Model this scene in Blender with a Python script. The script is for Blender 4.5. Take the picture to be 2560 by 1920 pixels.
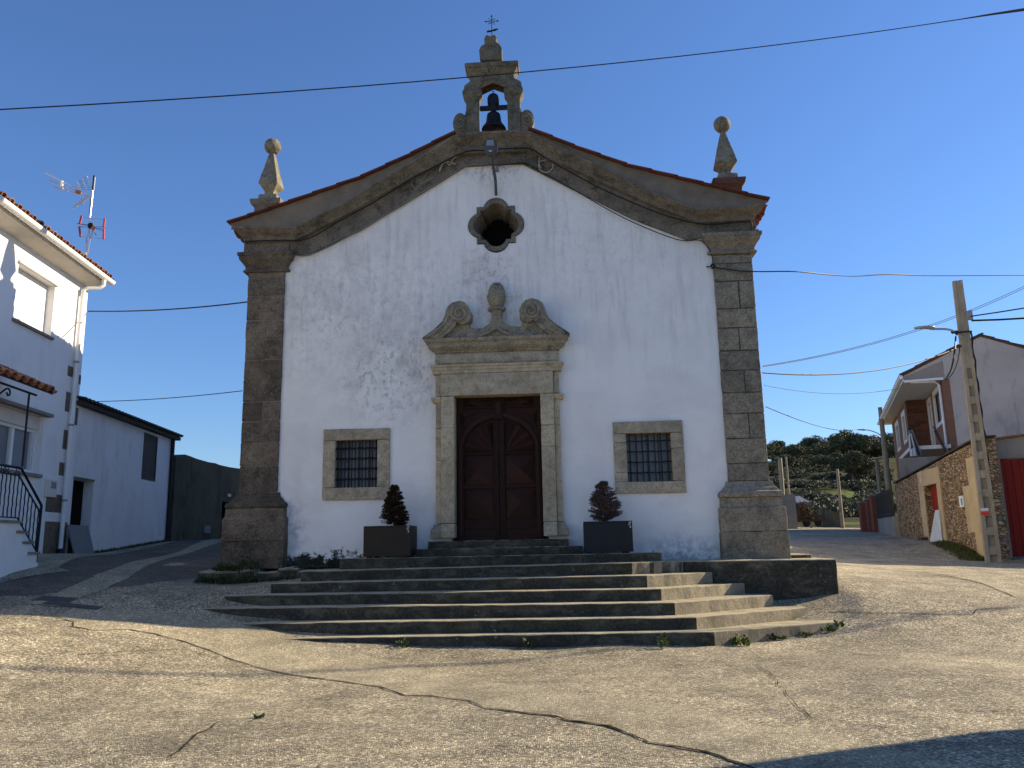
import bpy, bmesh, math, random
import numpy as np
from mathutils import Vector, Matrix
rad = math.radians
random.seed(7)
for o in list(bpy.data.objects): bpy.data.objects.remove(o)
SC = bpy.context.scene
COL = SC.collection

# ------------------------------------------------------------------ camera
CW, CH, CF = 2560, 1920, 2039.04
PITCH, YAW, ROLL = rad(11.1043), rad(3.41624), rad(1.1114)
CAM = np.array([1.137, -14.6, -0.075])
_cy, _sy, _cp, _sp = math.cos(YAW), math.sin(YAW), math.cos(PITCH), math.sin(PITCH)
FW = np.array([-_sy*_cp, _cy*_cp, _sp])
_r0 = np.array([_cy, _sy, 0.0]); _u0 = np.cross(_r0, FW)
RT = math.cos(ROLL)*_r0 - math.sin(ROLL)*_u0
UP = math.sin(ROLL)*_r0 + math.cos(ROLL)*_u0
cd = bpy.data.cameras.new("camera"); cam = bpy.data.objects.new("camera", cd); COL.objects.link(cam)
cd.sensor_width = 36; cd.lens = CF/CW*36; cd.clip_start = .05; cd.clip_end = 3000
m = Matrix.Identity(4)
for i in range(3):
    m[i][0], m[i][1], m[i][2], m[i][3] = RT[i], UP[i], -FW[i], CAM[i]
cam.matrix_world = m
SC.camera = cam
# ------------------------------------------------------------------ light
SUN_AZ, SUN_EL = 20.5, 25.5
w = bpy.data.worlds.new("World"); SC.world = w; w.use_nodes = True
nt = w.node_tree; bg = nt.nodes['Background']
sk = nt.nodes.new('ShaderNodeTexSky'); sk.sky_type = 'NISHITA'; sk.sun_disc = False
sk.sun_elevation = rad(SUN_EL); sk.sun_rotation = rad(90-SUN_AZ)
sk.altitude = 1500; sk.air_density = 1.5; sk.dust_density = .3; sk.ozone_density = 8
tint = nt.nodes.new('ShaderNodeMix'); tint.data_type = 'RGBA'; tint.blend_type = 'MULTIPLY'; tint.inputs[0].default_value = 1; tint.inputs[7].default_value = (.90, .88, .98, 1)
nt.links.new(sk.outputs[0], tint.inputs[6]); nt.links.new(tint.outputs[2], bg.inputs[0]); bg.inputs[1].default_value = .095
sd = bpy.data.lights.new("sun", 'SUN'); sd.energy = 5.0; sd.angle = rad(.5); sd.color = (1, .83, .59)
so = bpy.data.objects.new("sun", sd); COL.objects.link(so); so.location = (20, 8, 20)
sdir = Vector((math.cos(rad(SUN_EL))*math.cos(rad(SUN_AZ)), math.cos(rad(SUN_EL))*math.sin(rad(SUN_AZ)), math.sin(rad(SUN_EL))))
so.rotation_euler = sdir.to_track_quat('Z', 'Y').to_euler()
SC.view_settings.view_transform = 'Standard'; SC.view_settings.look = 'None'
SC.view_settings.exposure = 0.86; SC.view_settings.gamma = 1.0

# ------------------------------------------------------------------ measuring helpers (pixels of the 2560 px photograph -> points on real surfaces)
def ray(px, py): return (px-CW/2)/CF*RT - (py-CH/2)/CF*UP + FW
def at_y(px, py, y=0.0):
    d = ray(px, py); return CAM + (y-CAM[1])/d[1]*d
def at_depth(px, py, D): return CAM + D*ray(px, py)
def on_plane(px, py, q, n):
    d = ray(px, py); return CAM + ((np.array(q)-CAM) @ n)/(d @ n)*d
def on_axis(px, py, x, y):            # height of a pixel on the vertical line through (x, y)
    d = ray(px, py); t = ((x-CAM[0])*d[0]+(y-CAM[1])*d[1])/(d[0]**2+d[1]**2); return CAM[2]+t*d[2]

# ------------------------------------------------------------------ mesh builder
class MB:
    def __init__(s, M=None): s.v = []; s.f = []; s.M = M
    def add(s, vs, fs):
        b = len(s.v)
        if s.M is not None: vs = [tuple(s.M @ Vector(p)) for p in vs]
        s.v += [tuple(p) for p in vs]; s.f += [tuple(b+i for i in f) for f in fs]; return s
    def box(s, x0, x1, y0, y1, z0, z1, j=0):
        r = lambda: random.uniform(-j, j) if j else 0
        vs = [(x+r(), y+r(), z+r()) for z in (z0, z1) for y in (y0, y1) for x in (x0, x1)]
        return s.add(vs, [(0, 2, 3, 1), (4, 5, 7, 6), (0, 1, 5, 4), (2, 6, 7, 3), (0, 4, 6, 2), (1, 3, 7, 5)])
    def hexa(s, lo, hi):              # two quads (lists of 4 points)
        return s.add(list(lo)+list(hi), [(3, 2, 1, 0), (4, 5, 6, 7), (0, 1, 5, 4), (1, 2, 6, 5), (2, 3, 7, 6), (3, 0, 4, 7)])
    def prism(s, poly, y0, y1):       # polygon in x,z extruded along y
        n = len(poly); a = sum(poly[i][0]*poly[(i+1) % n][1]-poly[(i+1) % n][0]*poly[i][1] for i in range(n))
        if a < 0: poly = poly[::-1]
        vs = [(x, y0, z) for x, z in poly]+[(x, y1, z) for x, z in poly]
        fs = [tuple(range(n)), tuple(range(2*n-1, n-1, -1))]+[(i+n, (i+1) % n+n, (i+1) % n, i)[::1] for i in range(n)]
        return s.add(vs, fs)
    def slab(s, poly, z0, z1):        # polygon in x,y extruded along z ; z0/z1 number or function
        g = lambda z, p: z(*p) if callable(z) else z
        n = len(poly); a = sum(poly[i][0]*poly[(i+1) % n][1]-poly[(i+1) % n][0]*poly[i][1] for i in range(n))
        if a < 0: poly = poly[::-1]
        vs = [(p[0], p[1], g(z0, p)) for p in poly]+[(p[0], p[1], g(z1, p)) for p in poly]
        fs = [tuple(range(n-1, -1, -1)), tuple(range(n, 2*n))]+[(i, (i+1) % n, (i+1) % n+n, i+n) for i in range(n)]
        return s.add(vs, fs)
    def loft(s, rings, closed=True, caps=True):
        n = len(rings[0]); vs = [p for r in rings for p in r]; fs = []
        for k in range(len(rings)-1):
            for i in range(n if closed else n-1):
                j = (i+1) % n; fs.append((k*n+i, k*n+j, (k+1)*n+j, (k+1)*n+i))
        if caps and closed: fs += [tuple(range(n-1, -1, -1)), tuple(range((len(rings)-1)*n, len(rings)*n))]
        return s.add(vs, fs)
    def tube(s, path, r, seg=8):
        path = [Vector(p) for p in path]; rings = []; n = len(path); up = None
        for i, p in enumerate(path):
            t = (path[min(i+1, n-1)]-path[max(i-1, 0)]).normalized()
            if up is None: up = Vector((0, 0, 1)) if abs(t.z) < .9 else Vector((1, 0, 0))
            a = t.cross(up).normalized(); b = a.cross(t).normalized(); up = b
            rr = float(r[i] if isinstance(r, (list, tuple)) else r)
            rings.append([p+rr*(math.cos(2*math.pi*k/seg)*a+math.sin(2*math.pi*k/seg)*b) for k in range(seg)])
        return s.loft(rings)
    def lathe(s, prof, c=(0, 0, 0), seg=20, sy=1.0):
        return s.loft([[(c[0]+r*math.cos(2*math.pi*k/seg), c[1]+sy*r*math.sin(2*math.pi*k/seg), c[2]+z) for k in range(seg)] for r, z in prof])
    def mould(s, x0, x1, prof, back=.1, kl=1, kr=1):   # moulding with returns: prof = [(out, z)] bottom to top; out projects to -y and sideways
        rings = [[(x0-p*kl, back, z), (x0-p*kl, -p, z), (x1+p*kr, -p, z), (x1+p*kr, back, z)] for p, z in prof]
        return s.loft(rings)
    def sphere(s, c, r, seg=16, rings=10, sq=1):
        return s.lathe([(max(1e-4, r*math.sin(math.pi*k/rings)), -r*sq*math.cos(math.pi*k/rings)) for k in range(rings+1)], c, seg)
    def build(s, name, mat, parent=None, smooth=False, bevel=0, seg=2, shift=None):
        me = bpy.data.meshes.new(name); me.from_pydata([tuple(map(float, p)) for p in s.v], [], s.f)
        bm = bmesh.new(); bm.from_mesh(me); bmesh.ops.recalc_face_normals(bm, faces=bm.faces); bm.to_mesh(me); bm.free()
        me.materials.append(mat)
        if smooth is True: me.polygons.foreach_set('use_smooth', [True]*len(me.polygons))
        o = bpy.data.objects.new(name, me); COL.objects.link(o)
        if bevel:
            b = o.modifiers.new('bevel', 'BEVEL'); b.width = bevel; b.segments = seg; b.limit_method = 'ANGLE'; b.angle_limit = rad(40)
        if smooth == 'auto':
            me.polygons.foreach_set('use_smooth', [True]*len(me.polygons)); me.set_sharp_from_angle(angle=rad(38))
        if parent is not None:
            o.parent = parent
            q = parent; off = Vector((0, 0, 0))
            while q is not None: off += q.location; q = q.parent
            o.location = -off
        return o
def rough(o, amp, size, cuts=0):       # worn, uneven surface: a clouds displacement
    if cuts:
        sb = o.modifiers.new('sub', 'SUBSURF'); sb.subdivision_type = 'SIMPLE'; sb.levels = cuts; sb.render_levels = cuts
    t = bpy.data.textures.get('clouds%g' % size) or bpy.data.textures.new('clouds%g' % size, 'CLOUDS'); t.noise_scale = size; t.noise_depth = 3
    d = o.modifiers.new('worn', 'DISPLACE'); d.texture = t; d.strength = amp; d.mid_level = .5; d.texture_coords = 'GLOBAL'
    return o
def tag(o, label=None, cat=None, group=None, kind=None):
    if label: o['label'] = label
    if cat: o['category'] = cat
    if group: o['group'] = group
    if kind: o['kind'] = kind
    return o
def thing(name, label, cat, loc=(0, 0, 0), group=None):
    o = bpy.data.objects.new(name, None); COL.objects.link(o); o.location = [float(c) for c in loc]; o.empty_display_size = .2
    return tag(o, label, cat, group)
def copy_tree(o, parent=None):
    c = o.copy(); COL.objects.link(c)
    if parent is not None: c.parent = parent
    for ch in o.children: copy_tree(ch, c)
    return c

# ------------------------------------------------------------------ materials
class N:
    def __init__(s, name, rough=.9, spec=.2):
        s.m = bpy.data.materials.new(name); s.m.use_nodes = True; s.t = s.m.node_tree
        s.b = s.t.nodes['Principled BSDF']; s.b.inputs['Roughness'].default_value = rough
        s.b.inputs['Specular IOR Level'].default_value = spec
        s.geo = s.t.nodes.new('ShaderNodeNewGeometry'); s.pos = s.geo.outputs['Position']; s.isl = s.geo.outputs['Random Per Island']
        s._tc = None
    @property
    def obj(s):
        if not s._tc: s._tc = s.t.nodes.new('ShaderNodeTexCoord')
        return s._tc.outputs['Object']
    def put(s, inp, v):
        if hasattr(v, 'is_linked') or isinstance(v, bpy.types.NodeSocket): s.t.links.new(v, inp)
        else:
            if isinstance(v, (tuple, list)) and len(v) == 3 and inp.type == 'RGBA': v = (*v, 1)
            inp.default_value = v
    def noise(s, scale, detail=4, rough=.55, vec=None, dist=0):
        n = s.t.nodes.new('ShaderNodeTexNoise'); n.inputs['Scale'].default_value = scale; n.inputs['Detail'].default_value = detail
        n.inputs['Roughness'].default_value = rough; n.inputs['Distortion'].default_value = dist; s.put(n.inputs['Vector'], vec or s.pos); return n.outputs['Fac']
    def noisec(s, scale):
        n = s.t.nodes.new('ShaderNodeTexNoise'); n.inputs['Scale'].default_value = scale; n.inputs['Detail'].default_value = 4; s.put(n.inputs['Vector'], s.pos); return n.outputs['Color']
    def voro(s, scale, vec=None, feat='F1', out='Distance', rnd=1):
        n = s.t.nodes.new('ShaderNodeTexVoronoi'); n.feature = feat; n.inputs['Scale'].default_value = scale; n.inputs['Randomness'].default_value = rnd
        s.put(n.inputs['Vector'], vec or s.pos); return n.outputs[out]
    def scale(s, vec, xyz, loc=(0, 0, 0)):
        n = s.t.nodes.new('ShaderNodeMapping'); n.inputs['Scale'].default_value = xyz; n.inputs['Location'].default_value = loc; s.put(n.inputs['Vector'], vec); return n.outputs[0]
    def ramp(s, fac, stops):
        n = s.t.nodes.new('ShaderNodeValToRGB'); e = n.color_ramp.elements
        while len(e) < len(stops): e.new(.5)
        for k, (p, c) in enumerate(stops):
            e[k].position = p; e[k].color = (c, c, c, 1) if isinstance(c, (int, float)) else (*c, 1)
        s.put(n.inputs[0], fac); return n.outputs[0]
    def mix(s, fac, a, b, mode='MIX'):
        n = s.t.nodes.new('ShaderNodeMix'); n.data_type = 'RGBA'; n.blend_type = mode
        s.put(n.inputs[0], fac); s.put(n.inputs[6], a); s.put(n.inputs[7], b); return n.outputs[2]
    def math(s, op, a, b=0.0, clamp=False):
        n = s.t.nodes.new('ShaderNodeMath'); n.operation = op; n.use_clamp = clamp; s.put(n.inputs[0], a); s.put(n.inputs[1], b); return n.outputs[0]
    def sep(s, vec):
        n = s.t.nodes.new('ShaderNodeSeparateXYZ'); s.put(n.inputs[0], vec); return n.outputs
    def mapr(s, v, a, b, c=0.0, d=1.0):
        n = s.t.nodes.new('ShaderNodeMapRange'); n.interpolation_type = 'SMOOTHSTEP'
        for k, q in enumerate((v, a, b, c, d)): s.put(n.inputs[k], q)
        return n.outputs[0]
    def spot(s, c, r0, r1, sc=(1, 1, 1)):        # 1 inside r0, 0 beyond r1 of a point: a stain that sits somewhere
        v = s.t.nodes.new('ShaderNodeVectorMath'); v.operation = 'SUBTRACT'; s.put(v.inputs[0], s.pos); v.inputs[1].default_value = c
        v2 = s.t.nodes.new('ShaderNodeVectorMath'); v2.operation = 'MULTIPLY'; s.put(v2.inputs[0], v.outputs[0]); v2.inputs[1].default_value = sc
        v3 = s.t.nodes.new('ShaderNodeVectorMath'); v3.operation = 'LENGTH'; s.put(v3.inputs[0], v2.outputs[0])
        return s.mapr(v3.outputs['Value'], r0, r1, 1.0, 0.0)
    def bump(s, h, strength=.5, dist=.01, prev=None):
        n = s.t.nodes.new('ShaderNodeBump'); n.inputs['Strength'].default_value = strength; n.inputs['Distance'].default_value = dist
        s.put(n.inputs['Height'], h)
        if prev: s.put(n.inputs['Normal'], prev)
        return n.outputs[0]
    def done(s, col=None, nrm=None, rough=None):
        if col is not None: s.put(s.b.inputs['Base Color'], col)
        if nrm is not None: s.put(s.b.inputs['Normal'], nrm)
        if rough is not None: s.put(s.b.inputs['Roughness'], rough)
        return s.m
def plain(name, col, rough=.6, spec=.4, var=.15, metal=0, scale=6, bump=0):
    n = N(name, rough, spec); n.b.inputs['Metallic'].default_value = metal
    lo = tuple(c*(1-var) for c in col); hi = tuple(min(1, c*(1+var)) for c in col)
    f = n.noise(scale, 6, .6)
    return n.done(n.ramp(f, [(.3, lo), (.7, hi)]), n.bump(n.noise(scale*12, 4), bump, .01) if bump else None)
def stone(name, c1, c2, lich=(.03, .03, .025), lam=.5, isl=.35, grain=.35, ochre=0, moss=0):
    n = N(name, .93, .15)
    col = n.ramp(n.noise(1.6, 6, .65), [(.32, c1), (.68, c2)])
    if isl: col = n.mix(1.0, col, n.ramp(n.isl, [(0, 1-isl), (.5, 1.0), (1, (1+isl*.55, 1+isl*.45, 1+isl*.35))]), 'MULTIPLY')
    sp = n.ramp(n.noise(34, 5, .8), [(.36, 1-grain*1.25), (.5, 1.0), (.64, 1+grain)])
    col = n.mix(1.0, col, n.ramp(n.noise(7, 7, .72), [(.34, .70), (.5, 1.0), (.68, 1.2)]), 'MULTIPLY')
    col = n.mix(1.0, col, sp, 'MULTIPLY')
    l = n.math('MULTIPLY', n.ramp(n.noise(2.6, 9, .72, dist=.4), [(.50, 0), (.62, 1)]), n.ramp(n.noise(23, 6, .7), [(.38, 0), (.56, 1)]))
    col = n.mix(n.math('MULTIPLY', l, lam), col, lich)
    if ochre: col = n.mix(n.math('MULTIPLY', n.ramp(n.noise(3.1, 7, .7, n.scale(n.pos, (1, 1, 1), (7, 3, 1))), [(.56, 0), (.66, 1)]), ochre), col, (.26, .15, .035))
    pale = n.ramp(n.voro(11, n.mix(.12, n.pos, n.noisec(5))), [(.09, 1), (.15, 0)])
    col = n.mix(n.math('MULTIPLY', n.math('MULTIPLY', pale, n.ramp(n.noise(1.9, 3), [(.52, 0), (.6, 1)])), .45), col, (.33, .33, .29))
    if moss:
        up = n.sep(n.geo.outputs['Normal'])[2]
        k = n.math('MULTIPLY', n.mapr(up, .3, .9), n.ramp(n.noise(2.2, 7, .7), [(.46, 0), (.6, 1)]))
        col = n.mix(n.math('MULTIPLY', k, moss), col, (.19, .165, .03))
    h = n.math('ADD', n.noise(40, 5, .7), n.math('MULTIPLY', n.noise(6, 5), 2))
    return n.done(col, n.bump(h, .6, .012))

def mat_step():
    n = N('step_granite', .93, .15)
    base0 = n.noise(1.8, 6, .65)
    col = n.ramp(base0, [(.32, (.25, .22, .16)), (.68, (.36, .32, .235))])
    col = n.mix(1.0, col, n.ramp(n.noise(90, 3, .7), [(.34, .65), (.5, 1.0), (.66, 1.35)]), 'MULTIPLY')
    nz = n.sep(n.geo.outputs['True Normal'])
    front = n.math('MULTIPLY', n.mapr(nz[1], -.88, -.97), n.mapr(nz[2], .3, .1))       # black lichen on the front risers, plus their shade put into the colour
    col = n.mix(front, col, n.ramp(base0, [(.32, (.12, .11, .082)), (.68, (.20, .185, .14))]))  # front risers darker, sunlit side risers lighter: light put into the base colour
    lich = n.ramp(n.noise(2.2, 9, .75, n.scale(n.pos, (1.4, 1.4, 2.6)), .3), [(.33, .25), (.52, 1)])
    lich = n.math('MULTIPLY', lich, n.ramp(n.noise(26, 6, .75), [(.30, .6), (.55, 1)]))
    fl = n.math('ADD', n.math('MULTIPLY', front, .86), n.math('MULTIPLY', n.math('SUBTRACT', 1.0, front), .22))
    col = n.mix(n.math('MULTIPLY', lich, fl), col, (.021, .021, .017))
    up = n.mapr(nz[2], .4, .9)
    col = n.mix(n.math('MULTIPLY', up, .75), col, n.ramp(n.noise(3, 7, .7), [(.3, (.36, .32, .21)), (.6, (.52, .46, .31))]))  # paler worn treads, with the sunlight on them brightened into the colour
    ms = n.math('MULTIPLY', n.math('ADD', .25, n.math('MULTIPLY', up, .75)), n.ramp(n.noise(2.6, 7, .72, n.scale(n.pos, (1, 1, 1), (5, 1, 2))), [(.54, 0), (.66, 1)]))
    col = n.mix(n.math('MULTIPLY', ms, .6), col, (.17, .15, .035))
    pale = n.ramp(n.voro(9, n.mix(.12, n.pos, n.noisec(5))), [(.10, 1), (.17, 0)])
    col = n.mix(n.math('MULTIPLY', n.math('MULTIPLY', pale, n.ramp(n.noise(2.3, 3), [(.50, 0), (.58, 1)])), .5), col, (.30, .29, .24))
    return n.done(col, n.bump(n.math('ADD', n.noise(40, 5, .7), n.math('MULTIPLY', n.noise(7, 5), 2)), .7, .015))
def mat_plaster():
    n = N('church_plaster', .9, .2)
    base = n.ramp(n.noise(.9, 6, .6), [(.3, (.78, .77, .73)), (.55, (.87, .86, .82)), (.75, (.90, .89, .85))])
    base = n.mix(n.math('MULTIPLY', n.ramp(n.noise(1.3, 6, .62, n.scale(n.pos, (1, 1, 1), (3, 9, 4))), [(.5, 0), (.68, 1)]), .5), base, (.74, .70, .68))
    # weathered streaks and mildew specks
    st = n.noise(8, 9, .8, n.scale(n.pos, (1, 1, .8)), .3)
    sp1 = n.ramp(st, [(.50, 0), (.60, 1)])
    z1 = n.spot((-1.9, 0, 3.1), .25, 1.25, (.8, 1, .9)); z2 = n.spot((-.2, 0, 4.9), .1, .95, (1, 1, 1)); z3 = n.spot((-2.6, 0, 4.4), .3, 2.4, (.7, 1, 1.1))
    z4 = n.spot((0, 0, 7.0), .2, .75, (.8, 1, 1.6)); z5 = n.spot((1.9, 0, 5.6), .3, 2.2, (.8, 1, 1)); z6 = n.spot((.0, 0, 4.35), .2, .85, (1, 1, 1.1)); z1 = n.math('MAXIMUM', z1, n.math('MULTIPLY', z6, .75))
    z = n.math('MAXIMUM', n.math('MAXIMUM', z1, z4), n.math('MAXIMUM', n.math('MULTIPLY', z2, .9), n.math('MAXIMUM', n.math('MULTIPLY', z3, .55), n.math('MULTIPLY', z5, .25))))
    base = n.mix(n.math('MULTIPLY', n.math('MULTIPLY', sp1, z), .58), base, (.22, .205, .20))
    big = n.math('MULTIPLY', n.ramp(n.noise(2.3, 7, .68, n.scale(n.pos, (1, 1, .7), (1, 5, 2))), [(.44, 0), (.62, 1)]), n.math('MAXIMUM', z1, n.math('MULTIPLY', n.math('MAXIMUM', z2, z3), .6)))
    base = n.mix(n.math('MULTIPLY', big, .48), base, (.33, .31, .305))
    fine = n.math('MULTIPLY', n.ramp(n.noise(34, 6, .75), [(.58, 0), (.66, 1)]), n.ramp(n.noise(1.7, 6, .7), [(.48, 0), (.62, 1)]))
    base = n.mix(n.math('MULTIPLY', fine, .45), base, (.17, .16, .16))
    dr = n.math('MULTIPLY', n.ramp(n.noise(6, 7, .7, n.scale(n.pos, (1, 1, .10))), [(.50, 0), (.64, 1)]), n.mapr(n.sep(n.pos)[2], 2.2, 4.6))
    base = n.mix(n.math('MULTIPLY', dr, .30), base, (.42, .41, .40))
    # damp black growth at the foot, ragged, much stronger on the left
    zz = n.sep(n.pos); edge = n.math('ADD', zz[2], n.math('MULTIPLY', n.math('SUBTRACT', n.noise(5, 9, .8), .5), 1.15))
    left = n.mapr(zz[0], -1.0, -2.3)
    foot = n.mapr(edge, n.math('ADD', -.30, n.math('MULTIPLY', left, .14)), n.math('ADD', -.40, n.math('MULTIPLY', left, .14)))
    foot = n.math('MULTIPLY', foot, n.math('ADD', .45, n.math('MULTIPLY', left, .55)))
    base = n.mix(foot, base, (.022, .024, .018))
    dmp = n.math('MULTIPLY', n.spot((-3.75, 0, .2), .1, .75, (1.8, 1, .8)), n.ramp(n.noise(4, 7, .7), [(.45, 0), (.6, 1)]))
    base = n.mix(n.math('MULTIPLY', dmp, .5), base, (.24, .24, .25))
    dmp = n.math('MULTIPLY', n.spot((3.2, 0, -.25), .1, 1.0, (.8, 1, 2.4)), n.ramp(n.noise(6, 7, .7), [(.42, 0), (.58, 1)]))
    base = n.mix(n.math('MULTIPLY', dmp, .55), base, (.22, .225, .235))
    h = n.math('ADD', n.noise(3.5, 5), n.math('MULTIPLY', n.noise(28, 4), .25))
    return n.done(base, n.bump(h, .5, .03))
def mat_ground(name, cols, spk, contrast, bdist, bstr=.9, stain=.5):
    n = N(name, .88, .25)
    big = n.noise(.55, 6, .6); mid = n.noise(2.4, 6, .65)
    col = n.ramp(big, [(.28, cols[0]), (.5, cols[1]), (.72, cols[2])])
    col = n.mix(1.0, col, n.ramp(mid, [(.3, .68), (.7, 1.22)]), 'MULTIPLY')
    v = n.voro(spk, None, 'F1', 'Color'); vd = n.voro(spk, None, 'F1', 'Distance')
    sv = n.sep(v)[0]
    col = n.mix(1.0, col, n.ramp(sv, [(0, 1-contrast), (.5, 1-contrast*.25), (.86, 1+contrast*.5), (1, 1+contrast*2.2)]), 'MULTIPLY')
    st = n.ramp(n.noise(.8, 7, .7, n.scale(n.pos, (1, 1.6, 1), (4, 2, 9))), [(.52, 0), (.7, 1)])
    col = n.mix(n.math('MULTIPLY', st, stain), col, (.055, .05, .043))
    h = n.math('ADD', n.math('MULTIPLY', n.math('MULTIPLY', n.ramp(vd, [(.0, 1), (.6, 0)]), n.math('ADD', .3, sv)), 1.0), n.math('MULTIPLY', n.noise(spk*2.2, 3), .4))
    b1 = n.bump(h, bstr, bdist); b2 = n.bump(n.noise(5, 6, .6), .6, .022, b1)
    return n.done(col, b2)
M = {}
M['plaster'] = mat_plaster()
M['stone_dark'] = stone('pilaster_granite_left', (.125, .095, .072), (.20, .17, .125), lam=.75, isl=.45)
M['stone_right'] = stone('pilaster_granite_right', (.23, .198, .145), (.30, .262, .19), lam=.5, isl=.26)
M['cornice'] = stone('cornice_granite', (.135, .122, .10), (.215, .19, .15), lam=.8, isl=.12)
M['portal'] = stone('portal_granite', (.40, .345, .235), (.50, .43, .305), lam=.2, isl=.22, grain=.2)
M['ped'] = stone('pediment_granite', (.23, .205, .15), (.33, .29, .21), lam=.85, isl=.1)
M['frame'] = stone('window_granite', (.36, .31, .215), (.46, .395, .28), lam=.2, isl=.22, grain=.22)
M['belfry'] = stone('belfry_granite', (.13, .125, .095), (.22, .20, .14), lam=.7, isl=.2, ochre=.5)
M['obelisk'] = stone('finial_granite', (.20, .185, .14), (.30, .27, .19), lam=.6, isl=.1, ochre=.55)
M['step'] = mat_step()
M['mortar_pale'] = plain('pale_mortar', (.20, .175, .14), .95, .1, .2); M['mortar_dark'] = plain('dark_mortar', (.075, .068, .055), .95, .1, .2)
M['infill'] = plain('cement_infill', (.20, .17, .13), .95, .1, .25, 0, 3, .5)
M['redstone'] = plain('red_painted_stone', (.15, .075, .05), .9, .1, .35, 0, 5, .4)
def mat_tile(name, a, b, dark):
    n = N(name, .85, .2)
    col = n.ramp(n.isl, [(0, a), (.5, b), (1, tuple(.8*x for x in a))])
    col = n.mix(1.0, col, n.ramp(n.noise(14, 6, .7), [(.3, .65), (.7, 1.25)]), 'MULTIPLY')
    col = n.mix(n.math('MULTIPLY', n.ramp(n.noise(4, 7, .7), [(.48, 0), (.62, 1)]), dark), col, (.05, .04, .03))
    return n.done(col, n.bump(n.noise(45, 4), .4, .006))
M['tile'] = mat_tile('clay_tile', (.30, .085, .045), (.21, .065, .038), .45)
M['vergetile'] = mat_tile('verge_clay', (.20, .06, .04), (.14, .045, .03), .5)
M['oldtile'] = mat_tile('weathered_clay_tile', (.36, .17, .09), (.24, .12, .075), .55)
M['greytile'] = mat_tile('grey_fibre_roof', (.07, .065, .06), (.05, .048, .045), .5)
def mat_wood():
    n = N('door_wood', .65, .12)
    g = n.noise(9, 6, .6, n.scale(n.pos, (6, 6, .5)))
    col = n.ramp(g, [(.3, (.021, .010, .0075)), (.7, (.036, .0165, .012))])
    col = n.mix(1.0, col, n.ramp(n.isl, [(0, .6), (1, 1.7)]), 'MULTIPLY')
    lowz = n.mapr(n.sep(n.pos)[2], .32, .1)
    col = n.mix(n.math('MULTIPLY', lowz, n.ramp(n.noise(30, 4, .6, n.scale(n.pos, (.5, 1, 6))), [(.6, 0), (.68, .7)])), col, (.09, .065, .055))
    return n.done(col, n.bump(g, .35, .006))
M['wood'] = mat_wood()
M['iron'] = plain('black_iron', (.012, .014, .018), .5, .4, .3, .3, 20)
M['grille'] = plain('blue_black_iron', (.010, .013, .020), .5, .4, .3, .3, 20)
M['bell'] = plain('bell_bronze', (.018, .017, .018), .5, .5, .4, .6, 8)
M['rope'] = plain('pale_cord', (.42, .38, .32), .8, .1, .1)
M['cable'] = plain('black_cable', (.012, .012, .013), .6, .3, .1)
M['greycable'] = plain('grey_cable', (.24, .23, .21), .7, .2, .2)
M['lampgrey'] = plain('lamp_casing', (.07, .07, .068), .5, .4, .2)
M['galv'] = plain('galvanised_steel', (.28, .29, .29), .5, .5, .2, .4, 8)
M['planter'] = plain('anthracite_planter', (.018, .022, .026), .5, .15, .15, 0, 3)
M['planterbrown'] = plain('bronze_planter', (.036, .028, .020), .5, .15, .18, 0, 3)
M['sticker'] = plain('planter_sticker', (.55, .55, .52), .5, .3, .1)
def mat_glass(name, col, rough=.12):
    n = N(name, rough, .6); return n.done(n.ramp(n.noise(2, 4, .6), [(.3, tuple(.75*c for c in col)), (.7, col)]))
M['pane'] = mat_glass('window_pane', (.20, .205, .21), .3); M['pane2'] = mat_glass('window_pane_blue', (.16, .18, .20), .25)
M['curtain'] = mat_glass('curtained_pane', (.17, .19, .21), .15)
M['void'] = plain('dark_interior', (.006, .006, .006), .9, .1, .1)
def mat_wall(name, a, b, dirt=.3, dcol=(.2, .19, .18), scale=.8):
    n = N(name, .92, .15)
    col = n.ramp(n.noise(scale, 6, .62), [(.3, a), (.7, b)])
    d = n.math('MULTIPLY', n.ramp(n.noise(2.5, 8, .72, n.scale(n.pos, (1, 1, .35))), [(.52, 0), (.66, 1)]), dirt)
    col = n.mix(d, col, dcol)
    return n.done(col, n.bump(n.math('ADD', n.noise(4, 5), n.math('MULTIPLY', n.noise(50, 3), .3)), .45, .02))
M['white'] = mat_wall('white_render', (.78, .77, .75), (.84, .83, .81), .16, (.45, .44, .42))
M['barn'] = mat_wall('limewashed_wall', (.68, .68, .69), (.78, .78, .78), .22)
M['grime'] = mat_wall('weathered_render', (.43, .39, .345), (.56, .51, .45), .55, (.25, .24, .23))
M['ruin'] = mat_wall('old_mud_wall', (.075, .07, .048), (.13, .12, .08), .6, (.035, .033, .028), 1.2)
M['cement'] = mat_wall('raw_cement', (.26, .23, .19), (.34, .30, .25), .5, (.12, .11, .10))
M['concrete_pole'] = mat_wall('pole_concrete', (.26, .22, .16), (.36, .31, .23), .5, (.11, .095, .07), 3)
M['ochrewall'] = mat_wall('ochre_plaster', (.46, .34, .19), (.56, .43, .26), .35, (.18, .14, .09), 2)
M['quoin'] = stone('quoin_stone', (.16, .13, .095), (.23, .19, .14), isl=.25)
M['cream'] = plain('cream_plastic', (.66, .62, .54), .5, .4, .06)
M['soffit'] = plain('soffit_render', (.62, .58, .50), .9, .1, .08)
M['whiteplastic'] = plain('white_plastic', (.78, .78, .76), .45, .4, .04)
M['sill'] = plain('sill_stone', (.24, .21, .18), .8, .2, .15)
M['greypanel'] = plain('grey_board', (.19, .195, .20), .7, .2, .08)
M['brownsheet'] = plain('brown_metal_shutter', (.055, .045, .04), .7, .2, .2)
M['reddoor'] = plain('red_painted_door', (.27, .026, .016), .65, .12, .14)
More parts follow.
